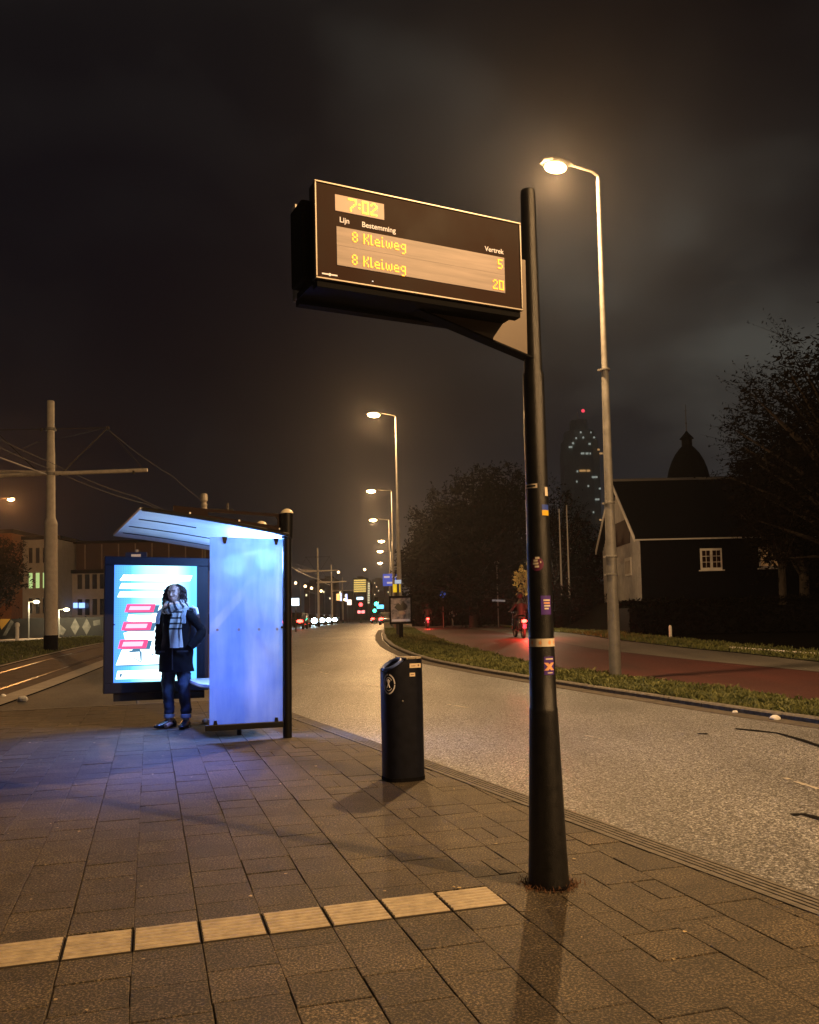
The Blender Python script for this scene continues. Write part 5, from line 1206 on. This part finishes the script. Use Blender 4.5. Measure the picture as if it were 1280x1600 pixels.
# flagpoles, bollard, signs on the right
for lab, x0_, y0_, y1_ in (('left white flagpole beside the sign post', 878, 788, 928), ('right white flagpole, slightly taller', 890, 782, 930)):
    p = at(x0_, y1_, 48); tpz = at(x0_-3, y0_, 48).z; b = MB(); b.lathe([(.055, 0), (.05, 1), (.03, tpz-p.z-.03), (.045, tpz-p.z), (.01, tpz-p.z+.05)], 10); o = b.build('flagpole', mat('flagpole_grey', (.3, .3, .3), .5), None, True)
    o.location = (p.x, 48, p.z-.3); tag(o, lab, 'flagpole', 'flagpoles')
p = on(1048, 997); b = MB(); b.lathe([(.055, -.05), (.055, .42), (.03, .47)], 12); o = b.build('bollard', M_white, None, True); o.location = (p.x, p.y, T(p.y)); tag(o, 'thin white bollard on the dark lawn right of the nearest lamp', 'bollard')
p = at(692, 929, 62); t = thing('path_sign', 'round blue path sign on a thin post beyond the scooter', 'road sign', (p.x, 62, .48))
b = MB(); b.tube([(0, .03, 0), (0, .03, p.z-.3)], .03, 8); b.build('post', M_galv, t)
b = MB(); b.loft([[(.21*math.cos(a), y, p.z-.48+.21*math.sin(a)) for a in [k*math.pi/10 for k in range(20)]] for y in (-.012, .012)]); b.build('disc', mat('sign_blue', (.03, .12, .6), .4, emis=(.05, .2, 1), es=.25), t)
b = MB(); b.tube([(-.1, -.02, p.z-.56), (.1, -.02, p.z-.56)], .018, 6); b.tube([(0, -.02, p.z-.56), (0, -.02, p.z-.38)], .018, 6); b.build('symbol', M_white, t)
for lab, px, ytop, yarm, Y, hw_, tilt in (('leaning fingerpost with one white arm before the dark trees', 737, 921, 929.5, 70, .55, .08), ('taller thin post with two faint fingers and a small unlit lamp on top', 778, 881, 938.5, 60, .45, 0)):
    pa = at(px, yarm, Y); pt = at(px, ytop, Y); t = thing('signpost', lab, 'signpost', (pa.x-tilt*2, Y, .48)); h_ = pt.z-.48
    b = MB(); b.tube([(0, 0, 0), (tilt*h_, 0, h_)], .04, 8); b.build('post', M_galv, t)
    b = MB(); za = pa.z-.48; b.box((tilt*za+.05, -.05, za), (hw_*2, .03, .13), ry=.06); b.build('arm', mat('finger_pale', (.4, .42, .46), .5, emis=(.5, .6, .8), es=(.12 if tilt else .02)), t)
    if not tilt: b = MB(); b.lathe([(.05, h_), (.2, h_+.05), (.16, h_+.14), (.03, h_+.2)], 12); b.build('lamp_head', M_galv, t)
# assumed lamp, unseen behind the post, inferred from the lit yellow leaves
t = thing('assumed_lamp', 'assumed low lamp, unseen behind the sign post, lighting the yellow-leaved tree', 'lamp', (xx(846, 38), 39, .46)); b = MB(); b.tube([(0, 0, 0), (0, 0, 2.3)], .04, 8); b.build('post', M_galv, t); b = MB(); b.ball((0, 0, 2.4), .1, 10, 8); b.build('globe', glow('warm_globe', (1, .75, .4), 8), t, True); point('lamp_light', (0, -.2, 2.4), 330, (1, .75, .42), t, .08)

# ------------------------------------------------------------------ distant city
def lights_on(t, pts, r_, mt_, nm='window'):
    for x, y, z in pts:
        b = MB(); b.box((x, y, z), r_); b.build(nm, mt_, t)
TY = 640
def tp(px, py, Y=TY): return at(px, py, Y)
tw = thing('skyscraper', 'tall dark tower with scattered lit windows and a red beacon fading into the cloud', 'tower', (tp(920, 960).x, TY, .4))
bx0 = tw.location.x
M_tow = mat('tower_cladding', (.42, .45, .42), .6, vary=.2, vscale=.05)
b = MB(); Z = lambda py: tp(920, py).z-.4
def oct_(w, d, z): c_ = .22; return [(x*w/2, y*d/2+15, z) for x, y in ((-1, -1+c_*2), (-1+c_*2, -1), (1-c_*2, -1), (1, -1+c_*2), (1, 1-c_*2), (1-c_*2, 1), (-1+c_*2, 1), (-1, 1-c_*2))]
b.loft([oct_(27, 27, 0), oct_(27, 27, Z(700))]); b.loft([oct_(25.5, 26, Z(700)), oct_(25.5, 26, Z(684))]); b.loft([oct_(21, 22, Z(684)), oct_(21, 22, Z(669))]); b.loft([oct_(12.5, 13, Z(669)), oct_(12, 13, Z(651))]); b.tube([(0, 15, Z(651)), (-.5, 15, Z(636))], .25, 6)
b.build('wall', M_tow, tw)
M_tw = glow('tower_window', (.9, 1, .88), .3); M_two = glow('tower_window_warm', (1, .55, .2), .5)
for px, py, w, mt_ in ((908, 675, 1.2, M_tw), (924, 675, .7, M_tw), (912, 683, 1.2, M_tw), (901, 684, 1, M_tw), (929, 683, 1.3, M_tw), (922, 693, 1.6, M_tw), (896, 692, 1.4, M_tw), (892, 698, 2.6, M_tw), (911, 708, 2.4, M_tw), (918, 708, 2, M_tw), (923, 708, .8, M_tw), (936, 702, 1.6, M_two), (940, 708, 2.4, M_two), (911, 735, 4.5, M_two), (920, 735, 2.5, M_two), (903, 736, 1, M_tw), (902, 752, .8, M_tw), (920, 759, 1, M_tw), (930, 745, 4, M_tw), (938, 763, 1.5, M_tw), (934, 780, 3, M_tw), (939, 812, 1.5, M_two), (928, 800, .8, M_tw)):
    p = tp(px, py); b = MB(); b.box((p.x-bx0, 1.2, p.z-.4), (w, .6, 1.3)); b.build('window', mt_, tw)
p = tp(917, 635); b = MB(); b.ball((p.x-bx0, 14, p.z-.4), 1.3, 10, 8); b.build('beacon', glow('beacon_red', (1, .06, .1), 1.6), tw)

def simple_block(label, px0, px1, ytop, Y, mt_, lit=()):
    x0_, x1_ = at(px0, 900, Y).x, at(px1, 900, Y).x; zt = at((px0+px1)/2, ytop, Y).z
    t = thing('apartment_block', label, 'building', ((x0_+x1_)/2, Y, .4)); w = x1_-x0_
    b = MB(); b.box((0, 6, (zt-.4)/2), (w, 12, zt-.4)); b.build('wall', mt_, t); b = MB(); b.box((0, 6, zt-.2), (w*.5, 5, 1.2)); b.build('roof_house', mt_, t)
    for (pa, pb, py, mm_, hh) in lit:
        a, c_ = at(pa, py, Y), at(pb, py, Y); b = MB(); b.box(((a.x+c_.x)/2-t.location.x, -.15, a.z-.4), (c_.x-a.x, .3, hh)); b.build('lit_floor', mm_, t)
    return t
M_far = mat('far_wall', (.05, .045, .05), .8, vary=.2, vscale=.2)
M_yel = glow('floor_yellow', (1, .68, .18), .9); M_yel2 = glow('stair_yellow', (1, .85, .5), 1.6)
simple_block('apartment block with bright yellow stacked balconies at the road end', 552, 573, 903, 330, M_far, [(553, 572, 907+3.4*k, M_yel, .55) for k in range(6)])
simple_block('narrow stair tower with a dotted column of lights at the road end', 573.5, 579, 908, 332, M_far, [(575, 577.3, 912+3.7*k, M_yel2, .7) for k in range(9)])
simple_block('dark block right of the shelter behind the catenary masts', 475, 497, 910, 210, M_far, [(478, 480, 930, M_yel2, .5)])
simple_block('dark block left of the lit balconies', 499, 524, 904, 230, M_far, [(505, 507, 925, M_yel2, .5), (515, 516.5, 935, M_yel2, .5)])
simple_block('low dim block between the masts and the lit balconies', 525, 551, 925, 300, M_far, [(530, 533, 927, M_yel2, 1.2), (539, 541, 931, M_yel2, .8)])
simple_block('dim tall block behind the stair tower', 581, 600, 905, 400, M_far, [(585+3*(k % 3), 586.2+3*(k % 3), 911+6*k, M_yel2, .5) for k in range(6)])
simple_block('dim block behind the advertising board', 601, 628, 915, 380, M_far, [(606, 607.5, 925, M_yel2, .5)])
simple_block('low dark block right of the advertising board', 629, 668, 938, 260, M_far, [(640, 641, 950, M_yel2, .4)])
# small distant street lamps over the tramway
for k, (px, py, Y, lab) in enumerate(((462, 911, 150, 'nearest far lamp right of the shelter post'), (477, 916, 170, 'second far lamp right of the shelter post'), (487, 919, 190, 'third far lamp right of the shelter post'), (502, 923.5, 205, 'orange far lamp by the second mast'), (570, 890, 210, 'lone far lamp high over the lit balconies'), (529, 894, 230, 'faint far lamp over the low dim block'),
        (539, 937, 260, 'low far lamp left of the red signal'), (652, 940, 120, 'yellow far lamp just right of the advertising board'), (662, 944, 140, 'smaller far lamp right of the yellow one'), (678, 932, 110, 'white far lamp left of the round blue sign'), (685, 939, 130, 'second white far lamp beside the round blue sign'))):
    p = at(px, py, Y); t = thing('street_lamp', lab, 'street lamp', (p.x+.8, Y, .4), 0, 'distant street lamps')
    b = MB(); b.tube([(0, 0, 0), (0, 0, p.z-.35)], .07, 6); b.build('pole', M_galv, t); b = MB(); b.tube([(0, 0, p.z-.35), (-.8, 0, p.z-.32)], .04, 5); b.build('arm', M_galv, t)
    b = MB(); b.ball((-.8, 0, p.z-.4), .24*Y/150, 8, 6); b.build('lens', glow('far_lens_w' if 'white' in lab else 'far_lens', (1, .9, .8) if 'white' in lab else (1, .66, .32), 6), t, True)
# traffic signals, signs
def signal(label, px, py, Y, col, name):
    p = at(px, py, Y); t = thing('traffic_light', label, 'traffic light', (p.x, Y, .4), 0, 'traffic lights at the far crossing')
    b = MB(); b.tube([(0, .1, 0), (0, .1, p.z-.4)], .06, 6); b.build('post', MATS['dark_grey_paint'], t); b = MB(); b.box((0, 0, p.z-.4), (.5, .2, 1.3)); b.build('head', M_blackm, t)
    b = MB(); b.ball((0, -.14, p.z-.4+(.35 if 'red' in name else -.35)), (.3, .06, .3), 12, 8); b.build('lens', glow(name, col, 9), t, True)
signal('upper green traffic light over the red cars', 588, 940, 130, (.05, 1, .55), 'signal_green'); signal('lower green traffic light over the red cars', 585.5, 951, 150, (.05, 1, .55), 'signal_green')
signal('red traffic light left of the red cars', 564, 948, 140, (1, .04, .04), 'signal_red'); signal('green traffic light right of the advertising board', 657, 951, 120, (.05, 1, .6), 'signal_green')
def lightbox(name, label, cat, px, py, Y, w, h_, mt_, group=None, legs=True):
    p = at(px, py, Y); t = thing(name, label, cat, (p.x, Y, .4), 0, group)
    b = MB(); b.box((0, 0, p.z-.4), (w, .15, h_)); b.build('panel', mt_, t)
    if legs: b = MB(); b.tube([(0, .1, 0), (0, .1, p.z-.4)], .06, 6); b.build('post', MATS['dark_grey_paint'], t)
    return t
lightbox('light_sign', 'bright white square light sign just right of the shelter post', 'sign', 461.5, 940.5, 60, .5, .5, glow('sign_white', (.7, .88, 1), 4))
lightbox('light_sign', 'pale blue two-line light sign over the red signal', 'sign', 562.5, 935, 150, 1.1, .45, glow('sign_paleblue', (.55, .8, 1), 3)); lightbox('light_sign', 'cyan light sign between the green signals', 'sign', 594, 948, 160, 1.3, .7, glow('sign_cyan', (.1, .55, 1), 3))
lightbox('light_sign', 'thin upright bluish light panel left of the lit balconies', 'sign', 541.5, 934, 170, .35, 1.5, glow('sign_violet', (.55, .6, 1), 2)); lightbox('light_sign', 'small upright bluish panel beside an orange shop light', 'sign', 533, 933, 180, .3, 1.6, glow('sign_violet', (.55, .6, 1), 2))
lightbox('shop_light', 'orange shop light under the far blocks', 'shop light', 528.5, 933, 182, .7, 1.4, glow('shop_orange', (1, .5, .15), 2)); lightbox('shop_light', 'low cream shop light above the oncoming headlights', 'shop light', 546, 941, 180, .9, 1.1, glow('shop_cream', (1, .75, .6), 2.2)); lightbox('shop_light', 'low reddish shop light under the red signal', 'shop light', 564.5, 956, 150, 1.2, .5, glow('shop_red', (1, .2, .2), 3))
M_sb = mat('road_sign_blue', (.02, .07, .45), .4, emis=(.04, .12, .9), es=.35)
t = lightbox('direction_sign', 'blue direction sign with white panels behind the lamp poles', 'road sign', 611, 906, 75, 1.4, 1.05, M_sb)
p = at(611, 906, 75); b = MB()
for x, z in ((-.35, .25), (.35, .25), (-.1, -.25)): b.box((x, -.09, p.z-.4+z), (.5, .02, .16))
b.build('white_panel', mat('sign_panel_white', (.6, .6, .65), .5, emis=(.6, .7, 1), es=.35), t)
lightbox('warning_sign', 'yellow warning sign on the lamp pole above the advertising board', 'road sign', 620, 919, 38, .32, .36, mat('sign_yellow', (.7, .5, .02), .4, emis=(1, .7, .02), es=.6)); lightbox('warning_sign', 'small white and blue plate over the yellow sign', 'road sign', 622, 909, 37.6, .28, .16, mat('sign_paleplate', (.5, .6, .8), .4, emis=(.4, .7, 1), es=.5))
# cars
def car(label, loc, rz, front, group='cars at the far crossing'):
    t = thing('car', label, 'car', loc, rz, group)
    prof = [(-2.1, .35), (-2.15, .7), (-1.95, .95), (-1.3, 1.0), (-.75, 1.42), (.65, 1.45), (1.35, 1.02), (2.0, .9), (2.15, .6), (2.1, .35)]
    b = MB(); rg = []
    for x, k in ((-.86, .93), (-.8, 1.0), (.8, 1.0), (.86, .93)): rg.append([(x*(1 if z < 1.02 else .82), y*(k if abs(x) > .82 else 1), .35+(z-.35)*(k if abs(x) > .82 else 1)) for y, z in prof])
    b.loft(rg); b.build('body', M_car, t, True)
    b = MB(); b.extr([(-.6, -1.32, 1.02), (.6, -1.32, 1.02), (.55, -.82, 1.38), (-.55, -.82, 1.38)], (0, -.02, .02)); b.extr([(-.6, 1.36, 1.04), (.6, 1.36, 1.04), (.55, .72, 1.42), (-.55, .72, 1.42)], (0, .02, .02)); b.build('windscreen', mat('car_glass', (.02, .02, .025), .1), t)
    for x in (-.8, .8):
        for y in (-1.3, 1.3):
            b = MB(); b.loft([[(x+dx, y+.32*math.cos(a), .32+.32*math.sin(a)) for a in [k*math.pi/8 for k in range(16)]] for dx in (-.1, .1)]); b.build('wheel', M_tyre, t)
    for s_ in (-1, 1):
        b = MB(); b.ball((s_*.62, 2.1, .68), (.28, .07, .16), 10, 6); b.build('tail_light', M_tail_on if not front else mat('tail_off', (.2, .01, .01), .3), t, True)
        b = MB(); b.ball((s_*.62, -2.12, .66), (.36, .08, .28), 10, 6); b.build('headlight', M_head_on if front else mat('head_off', (.3, .3, .3), .2), t, True)
    return t
c0 = car('oncoming car with cold white headlights, nearest right of the shelter post', (at(470, 968, 88).x, 88, .48), 0, True)
for k, (px, Y, lab) in enumerate(((486, 100, 'second oncoming car with bluish headlights'), (499, 118, 'third oncoming car with white headlights'), (509, 128, 'oncoming car with warm white headlights'), (519, 140, 'farthest oncoming car of the headlight row'))): put(copy_tree(c0), (at(px, 968, Y).x, Y, .48), 0, lab)
c1 = car('red-lit car braking right beside the advertising board', (at(605, 960, 100).x, 100, .48), 0, False)
for ch in c1.children: pass
c1.rotation_euler = (0, 0, R(180))
for k, (px, Y, lab) in enumerate(((590, 125, 'farther car with red tail lights left of the nearest one'), (462, 75, 'car with red tail lights half hidden by the shelter post'))): put(copy_tree(c1), (at(px, 960, Y).x, Y, .48), R(180), lab)

# ------------------------------------------------------------------ haze
b = MB(); b.box((0, 420, 95), (1400, 1000, 200)); hz_o = b.build('haze', M_white)
hm = bpy.data.materials.new('haze'); hm.use_nodes = True; t = hm.node_tree; t.nodes.remove(t.nodes['Principled BSDF'])
pvn = N(t, 'ShaderNodeVolumePrincipled'); pvn.inputs['Color'].default_value = (.85, .85, .9, 1); pvn.inputs['Density'].default_value = .00042; pvn.inputs['Anisotropy'].default_value = .82
t.links.new(pvn.outputs[0], t.nodes['Material Output'].inputs['Volume']); hz_o.data.materials.clear(); hz_o.data.materials.append(hm)
hz_o.location = (0, 0, 0); hz_o['kind'] = 'stuff'; hz_o['label'] = 'thin night haze over the whole street'
for o in list(COL.objects):
    if o.get('group') == '': del o['group']
for q in bpy.data.materials:
    if not q.name.startswith('poster') and not q.name == 'cool_tube': q.cycles.emission_sampling = 'NONE'
